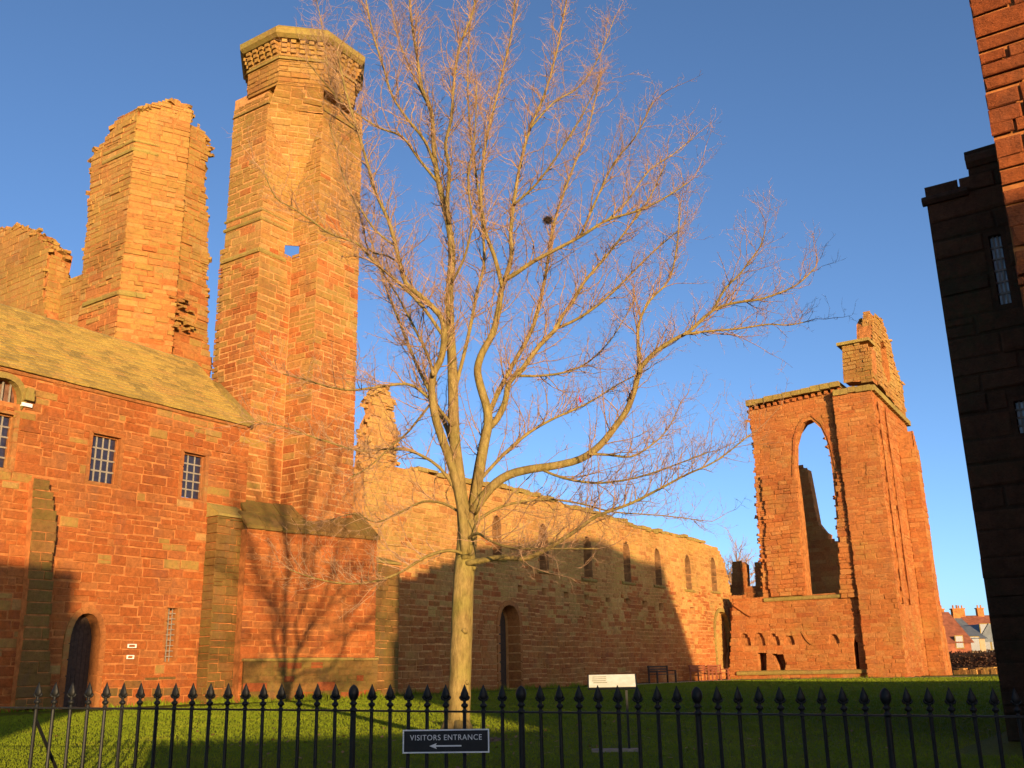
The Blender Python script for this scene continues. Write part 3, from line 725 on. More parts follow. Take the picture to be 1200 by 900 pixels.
pd = tz(f4, [(204, 430), (218, 432), (232, 443), (240, 447), (247, 444), (250, 430), (244, 400), (244, 350), (243, 320), (246, 300), (243, 285), (245, 260), (242, 240), (240, 215), (242, 190), (247, 181), (243, 170), (241, 155), (234, 148), (222, 146), (227, 132), (222, 126), (211, 130), (205, 134)])
t2.face(f4.O, f4.U, f4.N, pd, holes=[tz(f4, [(214, 200), (215, 180), (219, 158), (224, 162), (221, 172), (222, 182), (218, 190)])], rag=0.07, **kk)
t2.coreb.bx((XA + .8, yb2 + .5, 0), (xd2 - .5, yb2 + 2.6, f2(160, 150)[1]))
sb = MB()
for (py, hh, prd) in ((342, .25, .10), (182, .2, .08), (172, .16, .05)):
    z = f1(140, py)[1]
    band(f1, pa[0][0] + (.2 if py > 300 else .5), u1, z - hh / 2, z + hh / 2, -.02, prd, T2, M['coping'], 'string_course', 0.7)
    band(fo, -.03, LO * .45, z - hh / 2 + .004, z + hh / 2 - .004, -.02, prd * .7, T2, M['coping'], 'string_course', 0.7)
# corbelled rubble below the overhang
rbm = MB(); r = random.Random(5)
for i in range(34):
    px = r.uniform(198, 222); py = r.uniform(348, 388)
    p = onY(px, py, yd2 + .3); rbm.box(p + Vector((0, r.uniform(-.25, .1), 0)), (r.uniform(.15, .32), r.uniform(.2, .4), r.uniform(.06, .12)))
o = rbm.build('loose_rubble', M['stone_tower'], T2); o['kind'] = 'stuff'
broken_edge(f1, pa[2:], T2, M['stone_tower'], 90, 1); broken_edge(fo, po[2:], T2, M['stone_tower'], 80, 2); broken_edge(f4, pd[3:], T2, M['stone_tower'], 150, 3, .8)
t2.finish(coremat=M['rubble'], budget=300)

# ------------------------------------------------------------------ broken gable at the far left
T3 = empty('ruined_gable', (23.2, 45, 0), label='low broken wall with stepped top at the left edge behind the slate roof', cat='ruin')
t3 = Masonry(T3, M['stone_tower'])
f5 = WFace(22.6)
p5 = tz(f5, [(-40, 420), (58, 420), (50, 345), (52, 318), (58, 290), (50, 284), (40, 276), (36, 268), (18, 264), (8, 268), (-40, 265)])
t3.face(f5.O, f5.U, f5.N, p5, rag=0.08, ch=(.22, .4), ln=(.4, 1.0), thick=1.2)
f6 = WFace(23.3)
p6 = tz(f6, [(40, 420), (98, 420), (97, 322), (88, 326), (76, 330), (72, 328), (66, 322), (54, 318), (44, 318)])
t3.face(f6.O, f6.U, f6.N, p6, rag=0.06, ch=(.22, .4), ln=(.4, 1.0), thick=1.0)
for (Fw, xx, y_, zz) in ((f5, 22.6, -f5(55, 330)[0], f5(52, 300)[1]), (f6, 23.3, -f6(96, 340)[0], f6(96, 325)[1])):
    e5 = SFace(y_ + .02); t3.face(e5.O, e5.U, e5.N, [(xx + .02, 9), (xx + 1.15, 9), (xx + 1.0, zz - .5), (xx + .5, zz), (xx + .02, zz - .1)], ch=(.2, .36), ln=(.25, .6), thick=.25, rag=.03)
broken_edge(f5, p5[2:], T3, M['stone_tower'], 110, 4, 1.1); broken_edge(f6, p6[2:], T3, M['stone_tower'], 70, 5, .9)
t3.finish(coremat=M['rubble'], budget=250)

# ------------------------------------------------------------------ nave wall
NV = empty('nave_wall', (45, 25.2, 0), label='long ruined nave wall with a row of narrow niches and one pointed doorway', cat='wall')
nm_ = Masonry(NV, M['stone_nave']); n = SFace(25.2)
npoly = [(n(425, 800)[0], 0), (62.6, 0)] + tz(n, [(862, 705), (857, 696), (854, 680), (850, 662), (845, 650), (840, 641), (826, 636), (800, 629), (775, 624), (742, 617), (735, 612), (705, 604), (668, 594), (640, 584), (600, 574), (560, 567), (520, 559), (490, 550), (466, 546), (427, 545)]) 
nm_.face(n.O, n.U, n.N, tz(n, [(466, 547), (463, 532), (466, 515), (467, 505), (462, 492), (461, 478), (463, 470), (457, 462), (455, 454), (450, 451), (443, 453), (440, 462), (436, 470), (439, 482), (433, 494), (431, 508), (428, 530), (427, 548)]), ch=(.16, .28), ln=(.25, .6), rag=.09, prot=.06, thick=.55, rubble=True, mat=M['stone_nave'])
broken_edge(n, tz(n, [(466, 547), (463, 532), (466, 515), (467, 505), (462, 492), (461, 478), (463, 470), (457, 462), (455, 454), (450, 451), (443, 453), (440, 462), (436, 470), (439, 482), (433, 494), (431, 508), (428, 530), (427, 548)]), NV, M['stone_nave'], 130, 6, .5, .16)
nich = []
for (px, yt, yb, hw) in ((583, 604, 652, 5), (638, 614, 667, 5), (690, 629, 677, 4.6), (736, 635, 681, 3.8), (772.5, 643, 685, 3.3), (808, 651, 690, 3), (838, 654, 692, 2.8)):
    a = n(px - hw, yb); b_ = n(px + hw, yb); tp = n(px, yt); nich.append(lancet(a[0], b_[0], a[1], tp[1] - (b_[0] - a[0]) * .9, tp[1], 4))
bh = []
for (px, py) in ((610, 690), (638, 693), (664, 697), (688, 700), (713, 703), (736, 705), (756, 708), (775, 711), (795, 714), (812, 716)):
    a = n(px - 2.6, py + 4); b_ = n(px + 2.6, py - 4); bh.append(rect(a[0], b_[0], a[1], b_[1]))
dr = [n(586, 806)[0], n(610, 806)[0]]; dzt = n(598, 709)[1]; ndoor = lancet(dr[0], dr[1], 0, dzt - .9, dzt)
ba = [n(841, 780)[0], n(858, 780)[0]]; bz = n(849, 717)[1]; barch = lancet(ba[0], ba[1], 0.6, bz - 1.3, bz)
holes = nich + bh + [ndoor, barch]
nm_.face(n.O, n.U, n.N, npoly, [grow_poly(h, .03) for h in nich] + bh + [grow_poly(ndoor, .2), grow_poly(barch, .22)], ch=(0.15, 0.28), ln=(0.22, 0.75), rag=0.09, prot=0.022, core=False, rubble=True, mat=by_height(M['stone_far'], M['stone_nave'], 2.5, 5.5))
nm_.coreb.slab(n.O, n.U, n.N, grow_poly(npoly, -.06), holes, -1.1, -.018)
nm_.coreb.slab(n.O, n.U, n.N, grow_poly(npoly, -.06), [], -1.25, -1.11)
nm_.finish(budget=300)
for h in nich:
    us = [p[0] for p in h]; vs2 = [p[1] for p in h]
    band(n, min(us) - .35, max(us) + .35, min(vs2) - .17, min(vs2) - .01, -.02, .10, NV, M['coping'], 'sill', 0.6)
    surround(n, h, .045, -.012, .5, NV, M['niche'], 'niche_lining')  # lining added to carry the painted shade on the jambs
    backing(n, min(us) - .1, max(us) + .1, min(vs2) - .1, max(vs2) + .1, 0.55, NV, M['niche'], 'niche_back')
surround(n, ndoor, 0.2, 0.05, 0.6, NV, M['dressed'], 'door_surround', skip_sill=True)
backing(n, dr[0] - .1, dr[1] + .1, 0, dzt + .1, 0.75, NV, M['wood_dark'], 'door')
surround(n, barch, 0.22, 0.07, 0.3, NV, M['coping'], 'arch_moulding', skip_sill=True)
bm_ = Masonry(NV, M['stone_nave']); nb2 = SFace(25.45)
bm_.face(nb2.O, nb2.U, nb2.N, barch, ch=(.2, .3), ln=(.3, .6), thick=.3, prot=.03); bm_.finish(budget=0)
# uneven, lichened wall head
cm = MB(); r = random.Random(11); tp = [p for p in npoly if 30 < p[0] < 62.2 and p[1] > 8]
tp.sort()
for i in range(len(tp) - 1):
    a, b_ = tp[i], tp[i + 1]; L = b_[0] - a[0]; k_ = max(1, int(L / .5))
    for j in range(k_):
        f_ = (j + .5) / k_; x = a[0] + L * f_; z = a[1] + (b_[1] - a[1]) * f_
        for yy in (25.35, 25.75, 26.1): cm.box((x, yy + r.uniform(-.08, .08), z + r.uniform(-.02, .09)), (L / k_ * r.uniform(.8, 1.15), .42, r.uniform(.1, .26)))
o = cm.build('wall_head', M['coping'], NV); o['kind'] = 'stuff'

# ------------------------------------------------------------------ south transept (right) with its gable
TR = empty('transept', (62, 18, 0), label='gabled ruin with one tall pointed window open to the sky, right of the long wall', cat='ruin')
tr = Masonry(TR, M['stone_far']); XT = 62.0; f = WFace(XT)
YS = 13.9
us = -YS; zc = f(985, 456)[1]
wall = [(f(862, 800)[0] - .4, 0), (us, 0), (us, f(1028, 458)[1]), f(985, 456), f(930, 468), f(876, 480)] + \
       [f(879, 495), f(882, 520), f(884, 545), f(885, 570), f(887, 600), f(889, 630), f(892, 655), f(893, 690), f(895, 698)] + [f(880, 700), f(866, 698), f(858, 697)]
win = [f(946, 697), f(987, 694), f(984, 660), f(981, 620), f(978, 580), f(975, 552), f(973, 536), f(969, 518), f(962, 502), f(950, 491), f(941, 495), f(934, 505), f(930, 520), f(930, 545), f(934, 575), f(938, 610), f(942, 650)]
wl = [p for p in win]
h1 = tz(f, [(889, 793), (899, 793), (898, 782), (898, 765), (887, 765), (889, 778)]); h2 = tz(f, [(915, 793), (919, 790), (921, 778), (917, 765), (903, 765), (911, 780)])
arcn = []
for (px, w_, yt) in ((873, 7, 742), (890, 7, 741), (907, 7, 742), (925, 6.5, 743), (978, 6.5, 743)):
    a0 = f(px - w_, 757); a1 = f(px + w_, 757); at_ = f(px, yt); arcn.append(lancet(a0[0], a1[0], a0[1], a0[1] + .1, at_[1], 4))
hs_ = tz(f, [(1003, 789), (1008, 789), (1005, 753), (1001, 748), (1000, 756)])
sl2 = None
tu0 = f(997, 620)[0]                                             # stair turret: north edge
tr.face(f.O, f.U, f.N, wall, [grow_poly(win, .05), h1, h2, hs_] + arcn, rubble=True, ch=(.17, .34), ln=(.28, .9), prot=.024, rag=.1, core=False, inset=.025)
tr.coreb.slab(f.O, f.U, f.N, grow_poly(wall, -.06), [win, h1, h2, hs_] + arcn, -1.0, -.025)
tr.coreb.slab(f.O, f.U, f.N, rect(arcn[0][0][0] - .5, arcn[-1][1][0] + .5, arcn[0][0][1] - .3, arcn[0][0][1] + 1.2), [], -.5, -.22)
tr.coreb.slab(f.O, f.U, f.N, [(wall[0][0], 0), (us, 0), (us, 4.5), (wall[0][0], 4.5)], [], -1.3, -1.02)
ft = WFace(XT - .45); tw = [ (ft(1010, 690)[0] - .0, 0), (us + .0, 0), (us, ft(1028, 458)[1]), (tu0 - .1, ft(990, 456)[1]), (tu0, 10.5), (tu0 + .05, 5.2)]
tw[0] = (tu0 + .1, 0.0)
slt = [ft(1011, 557), ft(1015, 557), ft(1014.5, 542), ft(1010.5, 542)]
tr.face(ft.O, ft.U, ft.N, tw, [slt], rubble=True, ch=(.17, .34), ln=(.28, .9), prot=.024, rag=.04, core=False, inset=.025)
tr.coreb.slab(ft.O, ft.U, ft.N, grow_poly(tw, -.06), [slt], -.6, -.025)
fp_ = WFace(XT - .22); pl_ = [fp_(985, 700), fp_(1008, 700), fp_(994, 553), fp_(980, 553)]
tr.face(fp_.O, fp_.U, fp_.N, pl_, ch=(.2, .38), ln=(.3, .8), prot=.024, rag=.12, thick=.4, inset=.06)
# pier left of the window: outer strip standing back
fq = WFace(XT - .2); ql = [fq(902, 697), fq(944, 697), fq(938, 640), fq(934, 560), fq(892, 558), fq(896, 600), fq(897, 650)]
tr.face(fq.O, fq.U, fq.N, ql, ch=(.2, .38), ln=(.35, .9), prot=.024, rag=.12, thick=.4, inset=.06)
# window reveal ragged jambs
# south face
g2 = SFace(YS); xr = g2(1066, 520)[0]; zr = g2(1062, 500)[1]; zcorner = wall[2][1]
sface = [(XT - .45, 0), (xr, 0), (xr, zcorner - .5), (XT - .45, zcorner)]
tr.face(g2.O, g2.U, g2.N, sface, rubble=True, ch=(.17, .34), ln=(.28, .9), prot=.024, thick=1.3, inset=.025)
for px in (1046, 1054):
    x = g2(px, 620)[0]; sf = SFace(YS - .18)
    tr.face(sf.O, sf.U, sf.N, rect(x - .3, x + .3, 4.2, zcorner - .6), ch=(.25, .4), ln=(.3, .6), prot=.04, thick=.25, rag=.05)
# eastern buttress with sloped top
g3 = SFace(YS - 1.0); bxa = g3(1077, 560)[0]; bxb = g3(1101, 700)[0]
bz1 = g3(1077, 532)[1]
tr.face(g3.O, g3.U, g3.N, [(bxa, 0), (bxb, 0), (bxb, bz1), (bxa + .2, g3(1069, 508)[1] + .3), (bxa, g3(1066, 505)[1] + .2)], ch=(.22, .4), ln=(.35, .9), prot=.024, thick=1.2, mat=M['stone_far'], inset=.025)
wb = WFace(bxa); tr.face(wb.O, wb.U, wb.N, rect(-YS, -YS + 1.0, 0, bz1 + .3), ch=(.22, .4), ln=(.35, .9), prot=.024, thick=.3, inset=.025)
tr.coreb.slab(Vector((0, YS - .3, 0)), EAST, SOUTHW, [(bxb - .3, 0), (bxb + .5, 0), (bxb + .05, 3.0), (bxb - .3, 3.0)], [], -1.0, .75)
# copings
cz = f(930, 468)[1]
cpm = MB(); r = random.Random(2)
a = f(876, 476); b_ = f(985, 452); steps = 10
for i in range(steps):
    u0 = a[0] + (b_[0] - a[0]) * i / steps; u1_ = a[0] + (b_[0] - a[0]) * (i + 1) / steps; zz = a[1] + (b_[1] - a[1]) * (i + .5) / steps + .1
    cpm.box(W3(f, (u0 + u1_) / 2, zz, -.6), (u1_ - u0 - .03, 1.9 + r.uniform(-.05, .1), .34 + r.uniform(-.04, .06)), (f.U, f.N, UP))
cpm.build('coping', M['coping'], TR)
cb = MB(); nc = 15
for i in range(nc):
    u_ = a[0] + .2 + (b_[0] - a[0] - .3) * i / (nc - 1); zz = a[1] + (b_[1] - a[1]) * (i / (nc - 1)) - .26
    cb.box(W3(f, u_, zz, .06), (.2, .16, .2), (f.U, f.N, UP))
o = cb.build('corbel_row', M['stone_far'], TR); o['kind'] = 'stuff'
zk = zcorner + .05
cpm = MB()
for i in range(5):
    u0 = tu0 + (us - tu0) * i / 5 - .1; cpm.box(W3(ft, u0 + (us - tu0) / 10 + .1, zk + .12 + .05 * (i == 2), -.4), ((us - tu0) / 5 - .02, 1.1, .36), (f.U, f.N, UP))
nb = 16
for i in range(nb):
    x0 = XT - .45 + (xr + .3 - XT + .45) * i / nb; dx = (xr + .3 - XT + .45) / nb
    cpm.box((x0 + dx / 2, YS + .35, zk + .12 - .5 * (i + .5) / nb), (dx - .02, 1.1, .36))
cpm.build('coping', M['coping'], TR)
# pointed window arch mouldings
surround(f, [f(939, 560), f(933, 522), f(936, 506), f(943, 495), f(951, 491), f(962, 500), f(970, 517), f(975, 545)][::-1], .45, .10, .3, TR, M['stone_far'], 'arch_moulding', skip_sill=False) if False else None
am = MB()
for off, wdt, pr in ((.34, .15, .035),):
    pts = [f(937, 575), f(934, 548), f(933, 520), f(937, 505), f(943, 496), f(951, 492), f(962, 502), f(969, 518), f(973, 536), f(975, 552)]
    c0 = f(954, 570)
    for i in range(len(pts) - 1):
        for s_ in range(2):
            p0 = Vector(pts[i]).lerp(Vector(pts[i + 1]), s_ / 2); p1 = Vector(pts[i]).lerp(Vector(pts[i + 1]), (s_ + 1) / 2)
            cc = Vector(c0)
            o0 = p0 + (p0 - cc).normalized() * off; o1 = p1 + (p1 - cc).normalized() * off
            i0 = W3(f, o0.x, o0.y, pr / 2); i1 = W3(f, o1.x, o1.y, pr / 2)
            am.beam(i0.lerp(i1, .03), i0.lerp(i1, .97), wdt, pr * 2, up=-f.N)
am.build('arch_moulding', M['stone_far'], TR)
# pinnacle block and standing piece of the gable
fb_ = WFace(XT - .3); pk = [fb_(988, 448), fb_(1023, 447), fb_(1021, 406), fb_(1004, 402), fb_(986, 405)]
tr.face(fb_.O, fb_.U, fb_.N, pk, ch=(.2, .3), ln=(.3, .7), prot=.04, thick=1.3, mat=M['stone_tower'], inset=.06)
pr_ = -pk[1][0]; sg = SFace(pr_)
tr.face(sg.O, sg.U, sg.N, rect(XT - .3, XT + 1.0, pk[0][1], pk[2][1]), ch=(.2, .3), ln=(.3, .7), prot=.04, thick=.4, mat=M['stone_tower'], inset=.06)
cpm = MB(); cpm.box(W3(fb_, (pk[0][0] + pk[1][0]) / 2, pk[3][1] + .1, -.6), (abs(pk[1][0] - pk[0][0]) + .2, 1.6, .2), (f.U, f.N, UP)); cpm.build('cap_stone', M['coping'], TR)
sg2 = SFace(YS + .1)
gp = [sg2(1030, 448), sg2(1062, 490), sg2(1060, 470), sg2(1058, 450), sg2(1053, 438), sg2(1049, 425), sg2(1044, 402), sg2(1038, 384), sg2(1034, 376), sg2(1030, 372), sg2(1026, 369), sg2(1023, 376), sg2(1024, 410)]
gl = [sg2(1040, 446), sg2(1045, 449), sg2(1043, 430), sg2(1039, 408), sg2(1035, 397), sg2(1032, 402), sg2(1034, 425)]
tr.face(sg2.O, sg2.U, sg2.N, gp, [gl], ch=(.2, .34), ln=(.35, .9), prot=.024, core=False, mat=M['stone_tower'], inset=.06, rag=.04)
tr.coreb.slab(sg2.O, sg2.U, sg2.N, grow_poly(gp, -.06), [gl], -.95, -.06); tr.coreb.slab(sg2.O, sg2.U, sg2.N, grow_poly(gp, -.06), [], -1.1, -.97)
gx = gp[-2][0]; fg = WFace(gx - .05)
ge = [fg(1009, 408), fg(1022, 408), fg(1022, 372), fg(1019, 364), fg(1011, 365)]
tr.face(fg.O, fg.U, fg.N, ge, ch=(.25, .4), ln=(.3, .6), prot=.03, thick=1.0, mat=M['stone_tower'], inset=.05)
broken_edge(f, wall[5:15], TR, M['stone_far'], 120, 7, 1.3); broken_edge(f, win[1:9], TR, M['stone_far'], 70, 8, 1.3, .16); broken_edge(sg2, gp[1:-1], TR, M['stone_tower'], 90, 9, .9, .18)
tr.finish(coremat=M['rubble'], budget=300)
# eroded wall-arcade arches along the foot of the wall
arc = MB(); r = random.Random(8)
def arch_line(Fc, pts, wd, pr):
    P3 = [W3(Fc, *Fc(*p), pr / 2) for p in pts]
    for a_, b2 in zip(P3[:-1], P3[1:]): arc.beam(a_, b2, wd, pr * 2, up=-Fc.N)
arch_line(f, [(940, 740), (946, 750), (952, 755), (970, 754)], .12, .05)
arch_line(f, [(861, 708), (872, 716), (880, 721), (898, 718)], .2, .08)
o = arc.build('wall_arcade', M['stone_far'], TR); o['kind'] = 'stuff'
band(f, f(864, 790)[0], us - .1, .25, .5, -.02, .14, TR, M['coping'], 'bench_course', 1.0)
band(f, f(895, 697)[0], us - 1.0, f(940, 700)[1] - .15, f(940, 700)[1] + .1, -.02, .12, TR, M['coping'], 'string_course', .9)

# ------------------------------------------------------------------ shaded inner walls seen through the tall window
IW = empty('inner_wall', (76, 20, 0), label='dark broken inner wall seen through the tall pointed window', cat='ruin')
iw = Masonry(IW, M['stone_far']); fi = WFace(76.0)
ip = [fi(928, 720), fi(1000, 720), fi(998, 634), fi(970, 633), fi(971, 625), fi(966, 622), fi(958, 612), fi(952, 580), fi(946, 549), fi(938, 545), fi(930, 545)]
ip = [(u_, max(v, 0)) for u_, v in ip]; ip[0] = (ip[0][0], 0); ip[1] = (ip[1][0], 0)
iw.face(fi.O, fi.U, fi.N, ip, ch=(.25, .4), ln=(.4, 1.0), prot=.024, thick=1.2, rag=.06); iw.finish(coremat=M['rubble'], budget=120)
BW = empty('battlement_wall', (66.5, 27.5, 0), label='low dark wall with two square merlons between the long wall and the gabled ruin', cat='wall')
bw = Masonry(BW, M['stone_far']); fi = WFace(68.0)
bp = [fi(848, 730), fi(905, 730), fi(903, 659), fi(884, 660), fi(885, 686), fi(874, 687), fi(873, 661), (fi(868, 657)), fi(858, 658), fi(857, 687), fi(848, 688)]
bp[0] = (bp[0][0], 0); bp[1] = (bp[1][0], 0)
bw.face(fi.O, fi.U, fi.N, bp, ch=(.25, .4), ln=(.4, .9), prot=.024, thick=1.0, rag=.03); bw.finish(coremat=M['rubble'], budget=60)

# ------------------------------------------------------------------ dark building at the right edge, and the lit corner in front of it
DK = empty('shaded_house', (12.2, 0, 0), label='dark shaded stone building with leaded windows near the right edge', cat='building')
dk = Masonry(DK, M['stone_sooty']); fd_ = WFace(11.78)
dp = [(-1.75, 0), (4, 0), (4, fd_(1150, 172)[1] + .15), fd_(1129, 178), fd_(1130, 187), fd_(1134, 196), fd_(1136, 215), fd_(1119, 219), fd_(1084, 227), (-1.75, fd_(1086, 234)[1])]
k1 = quadrect(fd_, (1155, 272), (1181, 266), (1162, 362), (1188, 360)); k2 = quadrect(fd_, (1183, 466), (1212, 460), (1186, 513), (1214, 511))
dk.face(fd_.O, fd_.U, fd_.N, dp, [mr(k1), mr(k2)], ch=(.2, .3), ln=(.3, .8), prot=.02, thick=.6, rag=.012, shrink=0)
fn_ = Ob(); fn_.O = Vector((11.78, 1.75, 0)); fn_.U = Vector((-1, 0, 0)); fn_.N = Vector((0, 1, 0))
dk.coreb.bx((11.9, 1.65, 0), (17, -3.9, dp[-1][1] - .05)); dk.coreb.bx((11.9, .9, 0), (17, -3.9, dp[2][1] - .2))
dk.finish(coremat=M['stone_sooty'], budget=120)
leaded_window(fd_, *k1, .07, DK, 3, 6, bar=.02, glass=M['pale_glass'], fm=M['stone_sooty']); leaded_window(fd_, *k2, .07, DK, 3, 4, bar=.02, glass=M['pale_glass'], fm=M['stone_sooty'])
z = fd_(1100, 223)[1]; band(fd_, -1.8, fd_(1134, 215)[0], z - .16, z - .02, -.02, .05, DK, M['stone_sooty'], 'coping', .6)
z = fd_(1140, 174)[1]; band(fd_, fd_(1129, 178)[0], 2.0, z - .24, z - .06, -.02, .05, DK, M['stone_sooty'], 'coping', .6)
GB = empty('stepped_gable_range', (10.5, 0, 0), label='red stone building corner at the upper right edge, sunlit above and shaded below', cat='building')
gb = Masonry(GB, M['stone_dull']); fg2 = WFace(10.2)
gb.face(fg2.O, fg2.U, fg2.N, rect(-.81, 1.0, 0, 7.65), ch=(.14, .25), ln=(.2, .6), prot=.016, rubble=True, core=False, rag=.012)
prof = [(-.80, 0), (60, 0), (60, 4.6), (33.6, 6.2), (33.1, 8.7), (30.8, 11.3), (29.3, 12.6), (28.5, 13.8), (24.5, 13.3), (19.1, 13.3), (11.8, 11.6), (5.0, 9.9), (5.0, 9.3), (4.0, 9.3), (4.0, 8.95), (3.0, 8.95), (3.0, 8.6), (2.0, 8.6), (2.0, 8.2), (1.0, 8.2), (1.0, 7.7), (-.80, 7.65)]
gb.coreb.slab(fg2.O, fg2.U, fg2.N, prof, [], -1.4, -.05); 
pin = [p for p in prof]
gm = MB(); gm.bx((11.62, -4.2, 0), (18, -60, 4.5)); gm.build('rear_block', M['rubble'], GB)
gb.finish(coremat=M['mortar_red'], budget=60)

# ------------------------------------------------------------------ houses and wall across the street, behind the viewer (they throw the long shadows)
def sxy(s, t): return Vector((LH.x * t + LH.y * s, LH.y * t - LH.x * s, 0))
def block(name, s0, s1, t0, t1, h, label, cat, roof=0.0, mat=None, step=None):
    th = empty(name, sxy((s0 + s1) / 2, t0), label=label, cat=cat)
    P = [sxy(s0, t0), sxy(s1, t0), sxy(s1, t1), sxy(s0, t1)]
    b0 = MB(); b0.add([p + UP * -.9 for p in P] + [p + UP * h for p in P], [(0, 1, 2, 3), (4, 5, 6, 7), (0, 1, 5, 4), (1, 2, 6, 5), (2, 3, 7, 6), (3, 0, 4, 7)])
    b0.build('wall', mat or M['rubble'], th)
    if roof:
        rm_ = (t0 + t1) / 2; R_ = [sxy(s0, rm_) + UP * (h + roof), sxy(s1, rm_) + UP * (h + roof)]
        b1 = MB(); e_ = [sxy(s0, t0) + UP * h, sxy(s1, t0) + UP * h, sxy(s1, t1) + UP * h, sxy(s0, t1) + UP * h]
        b1.add(e_ + R_, [(0, 1, 5, 4), (2, 3, 4, 5), (0, 4, 3), (1, 2, 5), (0, 1, 2, 3)]); b1.build('roof', M['slate'], th)
    return th
block('street_wall', -0.3, 7.3, -12.0, -11.2, 2.65, 'long stone wall across the street behind the viewer', 'wall')
hs2 = block('street_house', 7.3, 16, -18, -12, 7.2, 'stone house across the street shading the red corner', 'house')
b0 = MB(); P = [sxy(4.6, -12.9), sxy(7.28, -12.9), sxy(7.28, -12.1), sxy(4.6, -12.1)]; Hs = (2.5, 5.0, 5.0, 2.5)
b0.add([p + UP * -.9 for p in P] + [p + UP * h_ for p, h_ in zip(P, Hs)], [(0, 1, 2, 3), (4, 5, 6, 7), (0, 1, 5, 4), (1, 2, 6, 5), (2, 3, 7, 6), (3, 0, 4, 7)]); b0.build('sloping_wing', M['rubble'], hs2)  # unseen wedge added to slant the shadow edge across the lawn
hl = block('street_house', -15, -3.0, -18, -12, 8.3, 'stone house across the street to the left behind the viewer', 'house')
b0 = MB(); P = [sxy(-3.0, -14), sxy(-2.35, -14), sxy(-2.35, -12), sxy(-3.0, -12)]
b0.add([p + UP * -.9 for p in P] + [p + UP * 7.1 for p in P], [(0, 1, 2, 3), (4, 5, 6, 7), (0, 1, 5, 4), (1, 2, 6, 5), (2, 3, 7, 6), (3, 0, 4, 7)]); b0.build('lean_to', M['rubble'], hl)

# ------------------------------------------------------------------ iron railing
RA = empty('iron_railing', F0 + Vector((0, 0, -.8)), label='black iron railing with spear finials along the foot of the picture', cat='railing')
U0, U1 = -1.0, FLEN + 1.2
def railz(u_): return FA.z + (FB.z - FA.z) * u_ / FLEN
rl = MB(); rl.beam(fpt(U0, 0, railz(U0)), fpt(U1, 0, railz(U1)), .035, .012); rl.build('top_rail', M['iron'], RA)
rl = MB(); rl.beam(fpt(U0, 0, railz(U0) - 1.0), fpt(U1, 0, railz(U1) - 1.0), .035, .014); rl.build('bottom_rail', M['iron'], RA)
bar = MB(); bar.lathe([(.0125, -1.12), (.0125, -.01)], n=8); barm = bar.mesh('picket'); barm.materials.append(M['iron'])
fin = MB()
fin.lathe([(.012, -.012), (.019, -.006), (.019, .010), (.012, .016), (.013, .026), (.024, .034), (.027, .042), (.024, .050), (.012, .058), (.012, .068), (.015, .074), (.014, .082)], n=8, flat=.8)
fin.lathe([(.012, .080), (.025, .092), (.031, .106), (.029, .122), (.021, .140), (.012, .160), (.002, .184)], n=8, flat=.42)
for sx in (-1, 1): fin.tube([(sx * .008, 0, .078), (sx * .024, 0, .082), (sx * .034, 0, .094), (sx * .032, 0, .106)], [.008, .009, .008, .004], 6)
finm = fin.mesh('finial'); finm.materials.append(M['iron']); finm.polygons.foreach_set('use_smooth', [True] * len(finm.polygons))
pb_ = MB(); pb_.lathe([(.02, -1.15), (.02, -.01)], n=10); pbm = pb_.mesh('post'); pbm.materials.append(M['iron'])
pf = MB(); pf.lathe([(.018, -.012), (.028, -.004), (.028, .012), (.016, .020), (.018, .036), (.032, .048), (.020, .060), (.018, .068), (.030, .082), (.039, .102), (.041, .124), (.035, .148), (.022, .166), (.006, .178)], n=12)
pfm = pf.mesh('finial'); pfm.materials.append(M['iron']); pfm.polygons.foreach_set('use_smooth', [True] * len(pfm.polygons))
def u_at(px):                                            # place along the railing seen at a given photo column
    lo_, hi_ = U0, U1
    for _ in range(50):
        md_ = (lo_ + hi_) / 2
        if proj(fpt(md_, 0, railz(md_)))[0] < px: lo_ = md_
        else: hi_ = md_
    return (lo_ + hi_) / 2
posts = [u_at(x) for x in (414, 611, 818, 1040)]; dlt = posts[1] - posts[0]
us_ = []
bounds = [posts[0] - 2 * dlt, posts[0] - dlt] + posts + [posts[-1] + (posts[-1] - posts[-2])]
for a, b_ in zip(bounds[:-1], bounds[1:]):
    for k in range(9):
        us_.append((a + (b_ - a) * k / 9, k == 0))
r = random.Random(4); rz_ = math.atan2(fd.y, fd.x)
for u_, ispost in us_:
    if u_ < U0 or u_ > U1: continue
    ispost = ispost and u_ > posts[0] - .1
    p = fpt(u_, 0, railz(u_)) - RA.location
    o = bpy.data.objects.new('post' if ispost else 'picket', pbm if ispost else barm); COL.objects.link(o); o.parent = RA
    o.location = p; o.rotation_euler = (r.gauss(0, .004), r.gauss(0, .006), rz_ + (0 if ispost else r.gauss(0, .12)))
    q = bpy.data.objects.new('finial', pfm if ispost else finm); COL.objects.link(q); q.parent = o; q.scale = (.9, .9, .95)
bs_ = MB(); bs_.beam(fpt(u_at(44) , .0, railz(0) - .09), fpt(u_at(44) + .08, .55, -.2), .016, .016); bs_.build('stay_bar', M['iron'], RA)
# bottom rail feet into the kerb

